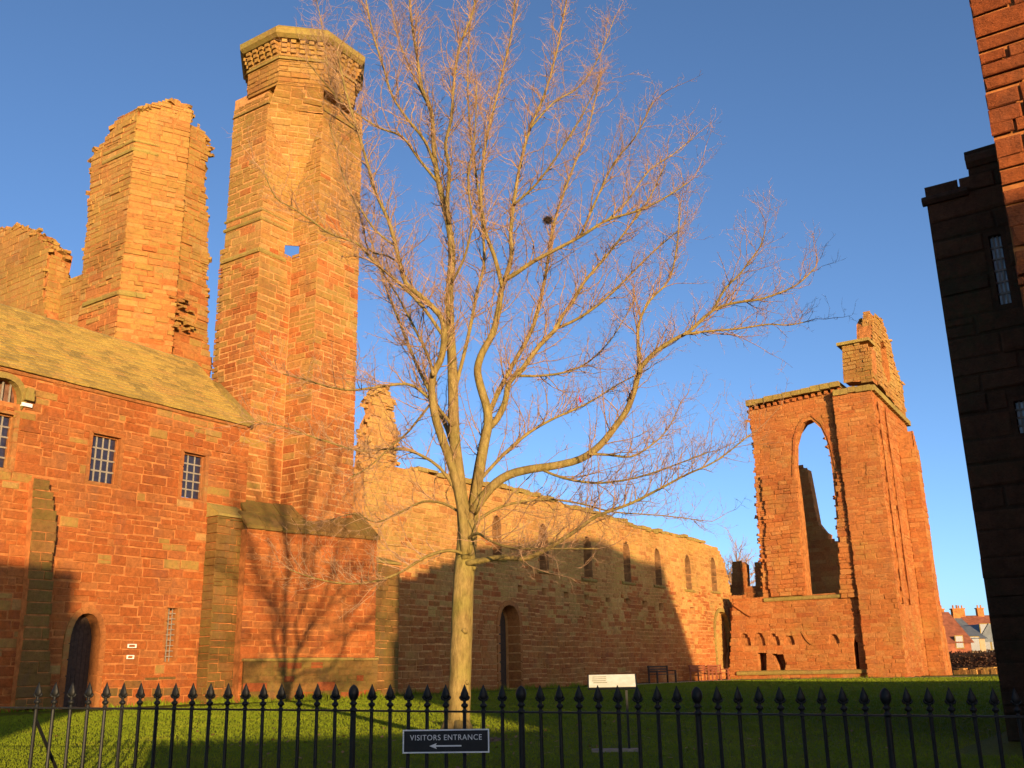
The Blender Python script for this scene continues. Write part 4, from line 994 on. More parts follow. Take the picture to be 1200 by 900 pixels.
# ------------------------------------------------------------------ sign on the railing
sA = u_at(474); sB = u_at(574)
def board_pts(px, py, off): 
    u_ = u_at(px); q = fpt(u_, -off, 0); d = ray(px, py)
    return u_, (EYE[2] + d[2] * (math.hypot(q.x, q.y) / math.hypot(d[0], d[1])))
zt_ = (board_pts(474, 855.5, .03)[1] + board_pts(574, 853.5, .03)[1]) / 2; zb_ = (board_pts(474, 883, .03)[1] + board_pts(574, 881.5, .03)[1]) / 2
SW, SH = sB - sA, zt_ - zb_
SG = empty('visitors_sign', fpt((sA + sB) / 2, -.035, (zt_ + zb_) / 2), rz=rz_, label='small black sign reading VISITORS ENTRANCE with an arrow, fixed to the railing', cat='sign')
sgm = MB(); sgm.box((0, 0, 0), (SW, .012, SH)); me = sgm.mesh('board'); link('board', me, M['signblack'], SG)
bd = MB(); t_ = .0085
for c_, s_ in (((0, -.0075, SH / 2 - t_ / 2), (SW, .004, t_)), ((0, -.0075, -SH / 2 + t_ / 2), (SW, .004, t_)), ((-SW / 2 + t_ / 2, -.0075, 0), (t_, .004, SH - 2 * t_)), ((SW / 2 - t_ / 2, -.0075, 0), (t_, .004, SH - 2 * t_))): bd.box(c_, s_)
link('border', bd.mesh('border'), M['signgrey'], SG)
def text_mesh(body, size, wide, name):
    cu_ = bpy.data.curves.new(name, 'FONT'); cu_.body = body; cu_.size = size; cu_.align_x = 'CENTER'; cu_.align_y = 'CENTER'; cu_.extrude = .0012; cu_.space_character = 1.12
    to = bpy.data.objects.new(name, cu_); COL.objects.link(to); bpy.context.view_layer.update()
    me = bpy.data.meshes.new_from_object(to.evaluated_get(bpy.context.evaluated_depsgraph_get())); bpy.data.objects.remove(to)
    xs = [v.co.x for v in me.vertices]; k_ = wide / (max(xs) - min(xs)); cx_ = (max(xs) + min(xs)) / 2
    for v in me.vertices: v.co.x = (v.co.x - cx_) * k_
    me.materials.clear(); me.transform(Matrix.Rotation(math.pi / 2, 4, 'X')); return me
tm_ = text_mesh('VISITORS ENTRANCE', SH * .33, SW * .83, 'lettering'); tm_.transform(Matrix.Translation((0, -.0075, SH * .145))); link('lettering', tm_, M['signgrey'], SG)
ar = MB(); az = -SH * .2
ar.box((SW * .03, -.0075, az), (SW * .30, .003, .009))
tipx = -SW * .19
P = [(tipx, -.0085, az), (tipx + SW * .085, -.0085, az + .018), (tipx + SW * .07, -.0085, az), (tipx + SW * .085, -.0085, az - .018)]
ar.add(P + [(x, -.0062, z) for x, _, z in P], [(0, 1, 2, 3), (4, 7, 6, 5), (0, 4, 5, 1), (1, 5, 6, 2), (2, 6, 7, 3), (3, 7, 4, 0)])
link('arrow', ar.mesh('arrow'), M['signgrey'], SG)

# ------------------------------------------------------------------ interpretation panel
IB = onZ(721, 881); ib = empty('information_panel', IB, rz=rz_ + math.radians(2), label='pale tilted information panel on dark legs standing on the lawn', cat='sign')
dep = proj(IB)[2]; pw = 55 / F * dep
pz_ = 0.8 - (0 if True else 0)
zc_ = EYE[2] + ray(717, 799)[2] * math.hypot(IB.x, IB.y) / math.hypot(*ray(717, 799)[:2])
tl = math.radians(38); ax = (Vector((1, 0, 0)), Vector((0, math.cos(tl), math.sin(tl))), Vector((0, -math.sin(tl), math.cos(tl))))
pn = MB(); pn.box((0, 0, zc_), (pw + .03, .215, .02), ax); link('frame', pn.mesh('frame'), M['signblack'], ib)
mt, t, b = newmat('printed_panel')
tc = nd(t, 'ShaderNodeTexCoord'); c = ramp(t, noise(t, 9, 3, vec=tc.outputs['Object']), [(0.42, (0.62, 0.58, 0.48)), (0.62, (0.36, 0.38, 0.26))])
t.links.new(mix(t, 0.45, (0.66, 0.62, 0.52), c), b.inputs['Base Color']); b.inputs['Roughness'].default_value = .35; M['print'] = mt
pn = MB(); pn.box(Vector((0, 0, zc_)) + ax[2] * .012, (pw, .19, .008), ax); link('panel', pn.mesh('panel'), M['print'], ib)
tx = MB(); r = random.Random(9)
for k in range(4): tx.box(Vector((0, 0, zc_)) + ax[2] * .0165 + ax[1] * (.06 - .03 * k) + ax[0] * (-pw * .27 + r.uniform(-.01, .01)), (pw * .3, .010, .001), ax)
link('printed_lines', tx.mesh('printed_lines'), plain_mat('print_ink', (.2, .2, .12), var=.1), ib)
for sx in (-1, 1):
    lg = MB(); lg.bx((sx * pw * .30 - .012, -.012, 0), (sx * pw * .30 + .012, .012, zc_ - .03)); link('leg', lg.mesh('leg'), M['iron'], ib)
bp_ = MB(); bp_.box((0, 0, .015), (pw, .12, .03)); link('base_plate', bp_.mesh('base_plate'), M['kerb'], ib)

# ------------------------------------------------------------------ benches by the wall foot
def bench(p, rz, wd, label, mat, group='benches at the foot of the ruined walls'):
    th = empty('bench', p, rz, label, 'bench', group)
    for k in range(4): a_ = MB(); a_.box((0, -.12 + .13 * k - .1, .45), (wd, .10, .035)); link('seat_slat', a_.mesh('seat_slat'), mat, th)
    for k in range(3): a_ = MB(); a_.box((0, .27 + .03 * k, .60 + .13 * k), (wd, .03, .09)); link('back_slat', a_.mesh('back_slat'), mat, th)
    for sx in (-1, 1):
        for yy, hh in ((-.22, .62), (.27, .92)):
            a_ = MB(); a_.box((sx * (wd / 2 - .05), yy, hh / 2), (.08, .08, hh)); link('leg', a_.mesh('leg'), mat, th)
        a_ = MB(); a_.box((sx * (wd / 2 - .05), .02, .64), (.08, .58, .05)); link('armrest', a_.mesh('armrest'), mat, th)
    return th
def ground_on_Y(px, Y): p = onY(px, 795, Y); return Vector((p.x, Y, 0))
bench(ground_on_Y(823, 24.3), 0, 2.2, 'sunlit red wooden bench in front of the blind arch', M['wood_red'])
bench(ground_on_Y(843, 24.55), 0, 2.0, 'farther sunlit wooden bench in the corner of the two walls', M['wood_red'])
bench(ground_on_Y(777, 24.2), 0, 2.4, 'dark wooden bench in the shadow at the foot of the long wall', M['wood_dark'])

# ------------------------------------------------------------------ hedge, low wall and houses beyond, right
def cloud_leaves(mb, c, rad, n, size, r):
    for _ in range(n):
        d = Vector((r.gauss(0, 1), r.gauss(0, 1), r.gauss(0, 1))).normalized() * (r.random() ** .4)
        p = Vector(c) + Vector((d.x * rad[0], d.y * rad[1], d.z * rad[2])); a = Vector((r.gauss(0, 1), r.gauss(0, 1), r.gauss(0, 1))).normalized(); b2 = a.orthogonal().normalized()
        s_ = size * r.uniform(.6, 1.4); mb.add([p - a * s_, p + b2 * s_ * .5, p + a * s_, p - b2 * s_ * .5], [(0, 1, 2, 3)])
M['hedge'] = plain_mat('beech_hedge_leaves', (0.10, 0.045, 0.022), .9, var=.6, scale=3, bmp=0)
HB = onZ(1120, 795.5); HE = HB + Vector((9.5, -7.2, 0)) 
ha = deep(1112, 789, 66); hb = deep(1190, 789, 62); ha.z = hb.z = 0
hg = empty('clipped_hedge', (ha + hb) / 2, label='clipped red-brown beech hedge between the gabled ruin and the dark building', cat='hedge')
hm = MB(); r = random.Random(12); nh = 46
htop = EYE[2] + ray(1145, 762)[2] * 64 / F; 
for i in range(nh):
    c = ha.lerp(hb, i / (nh - 1) * 1.1 - .05)
    cloud_leaves(hm, c + UP * (htop * .5 + .05), (.32, .45, htop * .48), 120, .09, r)
o = hm.build('foliage', M['hedge'], hg); o['kind'] = 'stuff'
hi_ = MB(); dv = (hb - ha).normalized(); hi_.box((ha + hb) / 2 + UP * htop * .48, ((hb - ha).length, .5, htop * .85), (dv, Vector((-dv.y, dv.x, 0)), UP)); hi_.build('branches', M['wood_dark'], hg)
lw = empty('low_stone_wall', (ha + hb) / 2 + Vector((-.9, -.7, 0)), label='low crumbling stone footing in front of the red-brown hedge', cat='wall')
for i in range(26):
    c = ha.lerp(hb, i / 25) + Vector((-1.0, -.8, 0)); a_ = MB(); sz = (r.uniform(.25, .42), r.uniform(.3, .5), r.uniform(.22, .5))
    a_.box(c + UP * (sz[2] / 2 - .03), sz, (dv, Vector((-dv.y, dv.x, 0)), UP)); a_.build('stone', M['stone_nave'], lw)
M['tile'] = plain_mat('clay_roof_tiles', (.24, .075, .035), .9, var=.4, scale=2)
M['greyslate'] = plain_mat('grey_slate_roof', (.11, .12, .13), .7, var=.2, scale=2)
M['render'] = plain_mat('cream_harling', (.34, .24, .14), .95, var=.1, scale=3)
def house(D, x0, x1, yb, ye, yr, label, wallm, roofm, chim=(), wins=(), depthm=7.0, gable=False):
    a = deep(x0, yb, D); b_ = deep(x1, yb, D); dv_ = Vector((b_.x - a.x, b_.y - a.y, 0)); L = dv_.length; dv_.normalize(); nn = Vector((-dv_.y, dv_.x, 0))
    if nn.dot(Vector((a.x, a.y, 0))) < 0: nn = -nn
    h = EYE[2] + ray((x0 + x1) / 2, ye)[2] * D / F; hr_ = EYE[2] + ray((x0 + x1) / 2, yr)[2] * (D + depthm / 2) / F
    th = empty('distant_house', (a.x, a.y, 0), math.atan2(dv_.y, dv_.x), label, 'house', 'houses beyond the hedge'); sg_ = 1 if Vector((-dv_.y, dv_.x, 0)).dot(nn) > 0 else -1
    q = MB(); q.bx((0, 0, 0), (L, sg_ * depthm, h)); link('wall', q.mesh('wall'), wallm, th)
    q = MB()
    e_ = .25
    if gable:
        Pz = [(-e_, -sg_ * .2, h), (L / 2, -sg_ * .2, hr_), (L + e_, -sg_ * .2, h)]
        q.add(Pz + [(x, sg_ * (depthm + .2), z) for x, _, z in Pz], [(0, 1, 2), (5, 4, 3), (0, 3, 4, 1), (1, 4, 5, 2), (2, 5, 3, 0)])
    else:
        Pz = [(-e_, -sg_ * e_, h - .1), (-e_, sg_ * depthm / 2, hr_), (-e_, sg_ * (depthm + e_), h - .1)]
        q.add(Pz + [(L + e_, y, z) for _, y, z in Pz], [(0, 1, 2), (5, 4, 3), (0, 3, 4, 1), (1, 4, 5, 2), (2, 5, 3, 0)])
    rf = link('roof', q.mesh('roof'), roofm, th)
    for fx in chim:
        q = MB(); q.bx((L * fx - .5, sg_ * depthm / 2 - .35, hr_ - .8), (L * fx + .5, sg_ * depthm / 2 + .35, hr_ + 1.0)); q.bx((L * fx - .6, sg_ * depthm / 2 - .42, hr_ + 1.0), (L * fx + .6, sg_ * depthm / 2 + .42, hr_ + 1.15))
        for kx in (-.25, .25): q.lathe([(.13, hr_ + 1.15), (.11, hr_ + 1.6)], (L * fx + kx, sg_ * depthm / 2, 0), n=6)
        link('chimney', q.mesh('chimney'), M['rubble'], rf)
    for (fx, z0, z1, ww) in wins:
        q = MB(); q.bx((L * fx - ww, -sg_ * .04, z0), (L * fx + ww, sg_ * .06, z1)); wf_ = link('window', q.mesh('window'), M['coping'], th)
        q = MB(); q.bx((L * fx - ww + .08, -sg_ * .06, z0 + .08), (L * fx + ww - .08, -sg_ * .045, z1 - .08)); link('pane', q.mesh('pane'), M['glass'], wf_)
    return th
house(92, 1098, 1143, 790, 752, 716, 'distant house with a broad red tiled roof directly behind the hedge', M['tile'], M['tile'], chim=(.1,), depthm=9, wins=((.7, 2.0, 3.2, .4),))
house(130, 1122, 1146, 790, 737, 722, 'distant red brick house with a dark slate roof above the tiled one', M['tile'], M['greyslate'], chim=(.1, .9))
house(105, 1128, 1160, 790, 747, 733, 'distant grey slated cottage with pale front beside the tiled roof', M['render'], M['greyslate'], wins=((.6, 1.8, 3.4, .6), (.3, 1.8, 3.4, .4)))
house(150, 1140, 1182, 790, 735, 720, 'distant long house with a red ridge against the sky', M['tile'], M['tile'], chim=(.2, .75))
house(112, 1153, 1180, 790, 752, 731, 'distant house with a dark glazed gable next to the dark building', M['greyslate'], M['greyslate'], gable=True, wins=((.3, 2, 5, .5), (.7, 2, 5, .5)))

# ------------------------------------------------------------------ the bare tree on the lawn
def bark(name, lo_, hi_, moss, amt):
    mt, t, b = newmat(name)
    c = ramp(t, noise(t, 9, 5, .7, stretch=(1, 1, .35)), [(0.3, lo_), (0.7, hi_)])
    c = mix(t, math_(t, 'MULTIPLY', ramp(t, noise(t, 3, 4), [(0.4, (0, 0, 0)), (0.65, (1, 1, 1))]), amt), c, moss)
    t.links.new(c, b.inputs['Base Color']); b.inputs['Roughness'].default_value = .9; b.inputs['Specular IOR Level'].default_value = .15
    c2 = ramp(t, noise(t, 26, 6, .75, stretch=(1, 1, .3)), [(.32, (.45, .42, .4)), (.55, (1, 1, 1)), (.75, (1.2, 1.2, 1.15))]); t.links.new(mix(t, .8, c, c2, 'MULTIPLY'), b.inputs['Base Color'])
    bump(t, b, noise(t, 26, 6, .75, stretch=(1, 1, .22)), .9, .02); return mt
M['bark'] = bark('bark', (.17, .11, .035), (.36, .25, .085), (.22, .19, .04), .6)
M['limb'] = bark('limb_bark', (.15, .095, .033), (.34, .235, .08), (.24, .19, .045), .6)
M['twig'] = bark('twig_bark', (.36, .19, .105), (.50, .31, .18), (.44, .27, .12), .35)
HF = Vector((RW[0][2], RW[1][2], 0)).normalized()
TB = onZ(536, 868); H0 = TB.dot(HF)
def tp_(px, py, off=0.0):
    d = Vector(ray(px, py)); k = (H0 + off) / d.dot(HF); return Vector(EYE) + d * k
TREE = empty('bare_tree', TB, label='bare sycamore with forked mossy trunk standing on the lawn behind the railing', cat='tree')
def catmull(P, sub=3):
    out = []
    for i in range(len(P) - 1):
        a = P[max(i - 1, 0)]; b_ = P[i]; c = P[i + 1]; d = P[min(i + 2, len(P) - 1)]
        for k in range(sub):
            t_ = k / sub; out.append(.5 * ((2 * b_) + (c - a) * t_ + (2 * a - 5 * b_ + 4 * c - d) * t_ ** 2 + (3 * b_ - a - 3 * c + d) * t_ ** 3))
    out.append(P[-1]); return out
PXM = H0 / F * 1.02
LIMBS = [
 # name, pixels, r0, r1 (px), depth offset start -> end
 ('limb', [(546, 655), (541, 600), (530, 550), (518, 512), (510, 485), (506, 458), (507, 438), (516, 422), (521, 400), (519, 375), (505, 358), (490, 345), (476, 332), (468, 305), (463, 285), (455, 258), (441, 226), (430, 190), (418, 150), (405, 110), (395, 60)], 8, 1.2, -.1, -1.2),
 ('limb', [(545, 660), (543, 600), (538, 550), (533, 510), (531, 460), (530, 420), (528, 380), (527, 340), (529, 305), (527, 275), (521, 240), (512, 205), (507, 173), (505, 130), (494, 102), (490, 70), (482, 20), (478, -40)], 11, 1.5, 0, .3),
 ('limb', [(527, 262), (524, 235), (527, 200), (523, 170), (529, 140), (533, 85), (540, 50), (556, 10), (560, -40)], 4.2, 1.2, .1, -.8),
 ('limb', [(511, 198), (497, 165), (478, 140), (460, 112), (450, 80), (436, 40), (425, -20)], 3.2, 1, .2, -.6),
 ('limb', [(548, 650), (555, 600), (561, 560), (568, 520), (572, 497), (571, 478), (563, 452), (560, 432), (566, 412), (578, 390), (584, 362), (588, 340), (594, 322), (600, 300), (598, 275), (602, 235), (610, 190), (622, 150), (640, 105), (655, 50), (665, -10)], 9.5, 1.2, .05, .6),
 ('limb', [(589, 337), (580, 300), (572, 278), (567, 260), (564, 225), (569, 170), (577, 130), (590, 80), (600, 30), (606, -30)], 4.2, 1.1, .3, 1.0),
 ('limb', [(592, 327), (603, 322), (625, 307), (650, 293), (680, 277), (712, 258), (747, 247), (777, 233), (805, 215)], 4.6, .9, .3, -.4),
 ('limb', [(572, 502), (584, 490), (592, 470), (597, 448), (612, 432), (632, 405), (650, 387), (660, 370), (672, 352), (686, 330), (702, 310), (722, 285), (740, 262), (760, 232), (778, 195)], 6, 1, .2, 1.2),
 ('limb', [(652, 385), (680, 372), (710, 350), (735, 325), (762, 298), (795, 270)], 3, .8, .7, .2),
 ('limb', [(554, 600), (575, 572), (596, 557), (622, 550), (650, 546), (680, 538), (703, 522), (722, 500), (735, 480), (745, 455), (750, 433), (765, 415), (785, 400), (808, 388), (835, 364), (860, 355), (893, 350), (933, 335), (957, 313)], 8, .9, 0, -.8),
 ('branch', [(750, 437), (749, 410), (748, 380), (762, 352), (784, 327), (793, 285), (797, 240)], 3.4, .8, -.5, -.2),
 ('branch', [(835, 364), (850, 338), (866, 322), (877, 308), (890, 290), (896, 270)], 2.2, .7, -.6, -.9),
 ('branch', [(800, 392), (830, 388), (867, 385), (901, 380), (925, 381), (948, 376)], 2.2, .7, -.6, -.3),
 ('branch', [(690, 532), (715, 533), (740, 535), (765, 520), (785, 500), (800, 470)], 2.4, .7, -.3, .6),
 ('limb', [(547, 660), (565, 657), (588, 653), (612, 655), (630, 649), (650, 638), (675, 622), (694, 608), (712, 600), (740, 590), (775, 572), (805, 556), (840, 540), (878, 510)], 5, .8, -.1, -1.4),
 ('branch', [(547, 632), (560, 625), (575, 634), (600, 642), (640, 643), (700, 643)], 2.8, .7, -.1, -1.6),
 ('branch', [(553, 615), (575, 600), (600, 590), (640, 585), (680, 590), (720, 600), (775, 604), (822, 610)], 3, .7, 0, 1.2),
 ('branch', [(560, 565), (590, 532), (620, 507), (650, 490), (690, 472), (725, 450), (760, 432)], 3.4, .8, .1, 1.4),
 ('branch', [(630, 548), (660, 560), (700, 566), (745, 560), (790, 545), (830, 530)], 2.6, .7, -.1, -1.0),
 ('branch', [(531, 500), (515, 480), (495, 460), (476, 450), (440, 454), (414, 457), (388, 454), (360, 446), (332, 438)], 3.2, .8, 0, -1.5),
 ('branch', [(520, 395), (495, 360), (468, 332), (440, 308), (420, 286), (388, 274), (368, 260), (344, 244), (324, 232), (310, 204)], 3, .7, -.5, -1.6),
 ('branch', [(514, 215), (490, 185), (470, 160), (444, 150), (422, 136), (400, 120), (378, 94), (360, 72)], 2.8, .7, .2, -1.0),
 ('branch', [(540, 585), (515, 548), (480, 528), (450, 526), (420, 528), (372, 514), (330, 500), (298, 494)], 3.2, .7, -.1, -1.2),
 ('branch', [(545, 650), (527, 645), (500, 652), (465, 672), (435, 682), (405, 684), (370, 678), (340, 668)], 2.8, .7, -.1, -1.3),
 ('branch', [(541, 602), (520, 590), (495, 588), (470, 600), (440, 612), (415, 602), (385, 610)], 2.6, .7, -.1, .9),
 ('branch', [(508, 440), (500, 415), (482, 377), (466, 345), (440, 310), (415, 300)], 3, .7, -.5, .8),
 ('branch', [(463, 288), (440, 270), (420, 240), (405, 215), (395, 180), (386, 145)], 2.2, .7, -.8, -.4),
 ('limb', [(548, 620), (560, 545), (575, 480), (600, 430), (625, 380), (640, 320), (650, 260), (670, 200), (690, 150), (705, 85)], 5.5, 1, .1, 2.0),
 ('limb', [(542, 580), (525, 505), (490, 430), (470, 380), (450, 330), (432, 270)], 4.4, 1, .1, 2.2),
 ('limb', [(531, 465), (548, 400), (560, 340), (568, 300), (560, 220), (550, 150), (548, 90), (552, 20)], 4, 1, .1, 1.7),
 ('branch', [(680, 277), (700, 230), (720, 190), (745, 160), (765, 120)], 2.4, .8, 0, -.8),
 ('branch', [(712, 258), (735, 235), (760, 200), (790, 180), (812, 160)], 2, .7, -.1, .5),
 ('branch', [(622, 150), (650, 120), (680, 100), (705, 60), (720, 20)], 2, .7, .4, 1.0),
 ('branch', [(602, 240), (630, 215), (655, 180), (680, 140), (700, 100)], 2.6, .8, .4, -.6),
 ('branch', [(530, 330), (545, 300), (552, 260), (548, 210), (556, 160), (560, 100)], 2.8, .8, 0, -1.2),
 ('branch', [(470, 310), (455, 300), (432, 292), (425, 260), (410, 225)], 2, .7, -.7, .4),
 ('branch', [(507, 470), (480, 505), (462, 520), (435, 545), (410, 560)], 2.2, .6, -.2, -1.5),
 ('branch', [(600, 440), (640, 440), (680, 430), (715, 400), (745, 350)], 2.6, .7, .4, 1.8),
 ('branch', [(505, 130), (480, 80), (465, 40), (455, -20)], 2, .7, .2, 1.0),
 ('branch', [(418, 150), (400, 130), (385, 90), (378, 40), (372, 0)], 1.6, .6, -.9, -.4),
]
tk = MB()
tpts = catmull([tp_(535.5, 875), tp_(537, 855), tp_(539, 800), tp_(541, 740), tp_(543, 690), tp_(546, 645), tp_(549, 610)], 4)
trad = [(20 if i == 0 else 14.5 if i < 3 else 12.8 - 1.6 * i / len(tpts)) * PXM for i in range(len(tpts))]
tpts[0].z = -.05
tk.tube(tpts, trad, n=16)
for k in range(7):                                                 # root flare
    a_ = k * .9 + .3; tk.tube([TB + Vector((math.cos(a_) * .10, math.sin(a_) * .10, .22)), TB + Vector((math.cos(a_) * .17, math.sin(a_) * .17, .08)), TB + Vector((math.cos(a_) * .30, math.sin(a_) * .30, -.04))], [.06, .06, .035], 7)
for (hz_, aa_, rr_) in ((1.3, -2.2, .05), (2.0, -1.4, .045), (.7, -1.8, .04)):
    i_ = min(range(len(tpts)), key=lambda q_: abs(tpts[q_].z - hz_)); c_ = tpts[i_] + Vector((math.cos(aa_), math.sin(aa_), 0)) * (trad[i_] * .86)
    tk.tube([c_, c_ + Vector((math.cos(aa_), math.sin(aa_), .2)) * .045], [rr_, rr_ * .55], 8)
r2 = random.Random(3); tk.v = [(x + r2.gauss(0, .0035), y + r2.gauss(0, .0035), z) for x, y, z in tk.v]
tr_o = tk.build('trunk', M['bark'], TREE, smooth=True)
SEG = []
rt = random.Random(21)
def rvec(s_): return Vector((rt.gauss(0, s_), rt.gauss(0, s_), rt.gauss(0, s_)))
def grow(p, d, L, r0, lev):
    n_ = (0, 6, 4, 2)[lev]; sp_ = (0, .12, .075, 9)[lev]
    acc = rt.uniform(0, sp_); st = L / n_; q = p.copy(); d = d.normalized()
    for i in range(n_):
        d = (d + rvec(.24 if lev < 3 else .3) + UP * (.10 if lev < 3 else .12)).normalized(); q2 = q + d * st
        ra = r0 * (1 - .75 * i / n_); rb_ = r0 * (1 - .75 * (i + 1) / n_)
        SEG.append((q.copy(), q2.copy(), ra, rb_))
        if lev < 3:
            acc += st
            while acc > sp_:
                acc -= sp_; f_ = rt.random(); b_ = q.lerp(q2, f_)
                ax = rvec(1).normalized(); cd = (d + ax.cross(d).normalized() * rt.uniform(.75, 1.7) + UP * .18).normalized()
                frac = (i + f_) / n_
                if lev == 1: grow(b_, cd, rt.uniform(.15, .5) * (1.1 - .6 * frac), max(.0026, ra * .5), 2)
                else: grow(b_, cd, rt.uniform(.04, .12), .0021, 3)
        q = q2
for nm_l, pts, r0, r1, o0, o1 in LIMBS:
    n_ = len(pts); P = []
    for i, (x, y) in enumerate(pts):
        P.append(tp_(x + (rt.gauss(0, .6) if 0 < i else 0), y, o0 + (o1 - o0) * (i / (n_ - 1)) ** 1.1))
    P = catmull(P, 3); L = len(P)
    rad = [(r1 * .85 + (r0 * .74 - r1) * (1 - i / (L - 1)) ** 1.05) * PXM for i in range(L)]
    lb = MB(); lb.tube(P, rad, n=9 if r0 > 4 else 6)
    lb.build(nm_l, M['limb'], TREE, smooth=True)
    tot = sum((P[i + 1] - P[i]).length for i in range(L - 1)); run = 0; acc = 0
    big = r0 > 7
    for i in range(L - 1):
        sl2_ = (P[i + 1] - P[i]).length; run += sl2_; fr = run / tot; acc += sl2_
        if fr < (.3 if big else .12): acc = 0; continue
        spc = .085 if fr < .5 else .055
        while acc > spc:
            acc -= spc; d = (P[i + 1] - P[i]).normalized(); b_ = P[i].lerp(P[i + 1], rt.random())
            ax = rvec(1).normalized(); cd = (d + ax.cross(d).normalized() * rt.uniform(.7, 1.3) + UP * .42).normalized()
            grow(b_, cd, rt.uniform(.3, 1.25) * (1.0 if fr < .5 else .62 if b_.x < TB.x + 1.6 else .45), min(rad[i] * .5, .0095), 1)
    grow(P[-1], P[-1] - P[-2], rt.uniform(.5, .9), rad[-1] * .9, 1)
def seg_mesh(name, S, sides=3):
    p0 = np.array([s_[0] for s_ in S]); p1 = np.array([s_[1] for s_ in S]); ra = np.array([s_[2] for s_ in S])[:, None]; rb_ = np.array([s_[3] for s_ in S])[:, None]
    d = p1 - p0; d /= np.linalg.norm(d, axis=1, keepdims=True) + 1e-9
    h = np.where(np.abs(d[:, 2:3]) > .9, np.array([[1., 0, 0]]), np.array([[0, 0, 1.]]))
    a = np.cross(d, h); a /= np.linalg.norm(a, axis=1, keepdims=True); b_ = np.cross(d, a)
    V = []
    for pp, rr in ((p0, ra), (p1, rb_)):
        for k in range(sides):
            an = 2 * math.pi * k / sides; V.append(pp + (a * math.cos(an) + b_ * math.sin(an)) * rr)
    V = np.stack(V, 1).reshape(-1, 3); n_ = len(S)
    f_ = np.array([(k, (k + 1) % sides, (k + 1) % sides + sides, k + sides) for k in range(sides)])
    FF = (f_[None] + (np.arange(n_) * 2 * sides)[:, None, None]).reshape(-1, 4)
    me = bpy.data.meshes.new(name); me.vertices.add(len(V)); me.vertices.foreach_set('co', V.astype(np.float32).ravel())
    me.loops.add(FF.size); me.loops.foreach_set('vertex_index', FF.astype(np.int32).ravel())
    me.polygons.add(len(FF)); me.polygons.foreach_set('loop_start', np.arange(0, FF.size, 4, dtype=np.int32)); me.polygons.foreach_set('loop_total', np.full(len(FF), 4, dtype=np.int32))
    me.update(calc_edges=True); return me
o = world_link('twigs', seg_mesh('twigs', SEG), M['twig'], TREE); o['kind'] = 'stuff'
print('twig segments', len(SEG))
# nest and a scrap caught in the branches
NP = tp_(642, 258, .2); nest = empty('bird_nest', NP, label='ball-shaped dark twig nest in the upper right branches of the bare tree', cat='nest')
ns = []
for _ in range(170):
    d = rvec(1).normalized(); c = d * rt.uniform(.01, .062); c.z *= .7; t_ = d.cross(rvec(1)).normalized() * rt.uniform(.02, .075); ns.append((c - t_, c + t_, .003, .002))
link('nest_twigs', seg_mesh('nest_twigs', ns), M['wood_dark'], nest)['kind'] = 'stuff'
RP = tp_(680, 468, -.2); rs = empty('red_scrap', RP, label='small red scrap of plastic caught on a twig right of the trunk', cat='litter')
q = MB(); q.add([(0, 0, .055), (.018, .008, .02), (.03, -.005, -.02), (.008, .012, -.05), (-.018, -.004, -.035), (-.012, .01, .012)], [(0, 1, 5), (1, 2, 4, 5), (2, 3, 4)]); q.add([(0, .004, .055), (.018, .012, .02), (.03, -.001, -.02), (.008, .016, -.05), (-.018, 0, -.035), (-.012, .014, .012)], [(0, 5, 1), (1, 5, 4, 2), (2, 4, 3)])
link('scrap', q.mesh('scrap'), plain_mat('red_plastic', (.55, .02, .05), .4, var=.1), rs)

# far bare tree behind the long wall
FT0 = deep(862, 792, 105); FT0.z = 0
ft_ = empty('far_tree', FT0, label='distant grey bare tree showing between the long wall and the gabled ruin', cat='tree')
q = MB(); q.tube([(0, 0, -.1), (.1, 0, 3), (0, .1, 6)], [.4, .32, .25], 8); link('trunk', q.mesh('trunk'), M['bark'], ft_)
FS = []; rt = random.Random(5); fh = EYE[2] + ray(862, 640)[2] * 105 / F
def fgrow(p, d, L, r0, lev):
    q_ = p; 
    for i in range(3):
        d = (d + rvec(.16) + UP * .08).normalized(); q2 = q_ + d * (L / 3); FS.append((q_.copy(), q2.copy(), r0 * (1 - .25 * i), r0 * (1 - .25 * (i + 1))))
        if lev < 4:
            for _ in range(3 if lev < 3 else 2):
                ax = rvec(1).normalized(); fgrow(q_.lerp(q2, rt.random()), (d + ax.cross(d) * rt.uniform(.5, 1.1)).normalized(), L * rt.uniform(.4, .62), r0 * .5, lev + 1)
        q_ = q2
for k in range(5):
    a = k * 1.256; fgrow(Vector((0, 0, 4 + k * .4)), Vector((math.cos(a) * .55, math.sin(a) * .55, 1)), (fh - 4) * .62, .16, 1)
link('twigs', seg_mesh('twigs', FS), M['twig'], ft_)['kind'] = 'stuff'

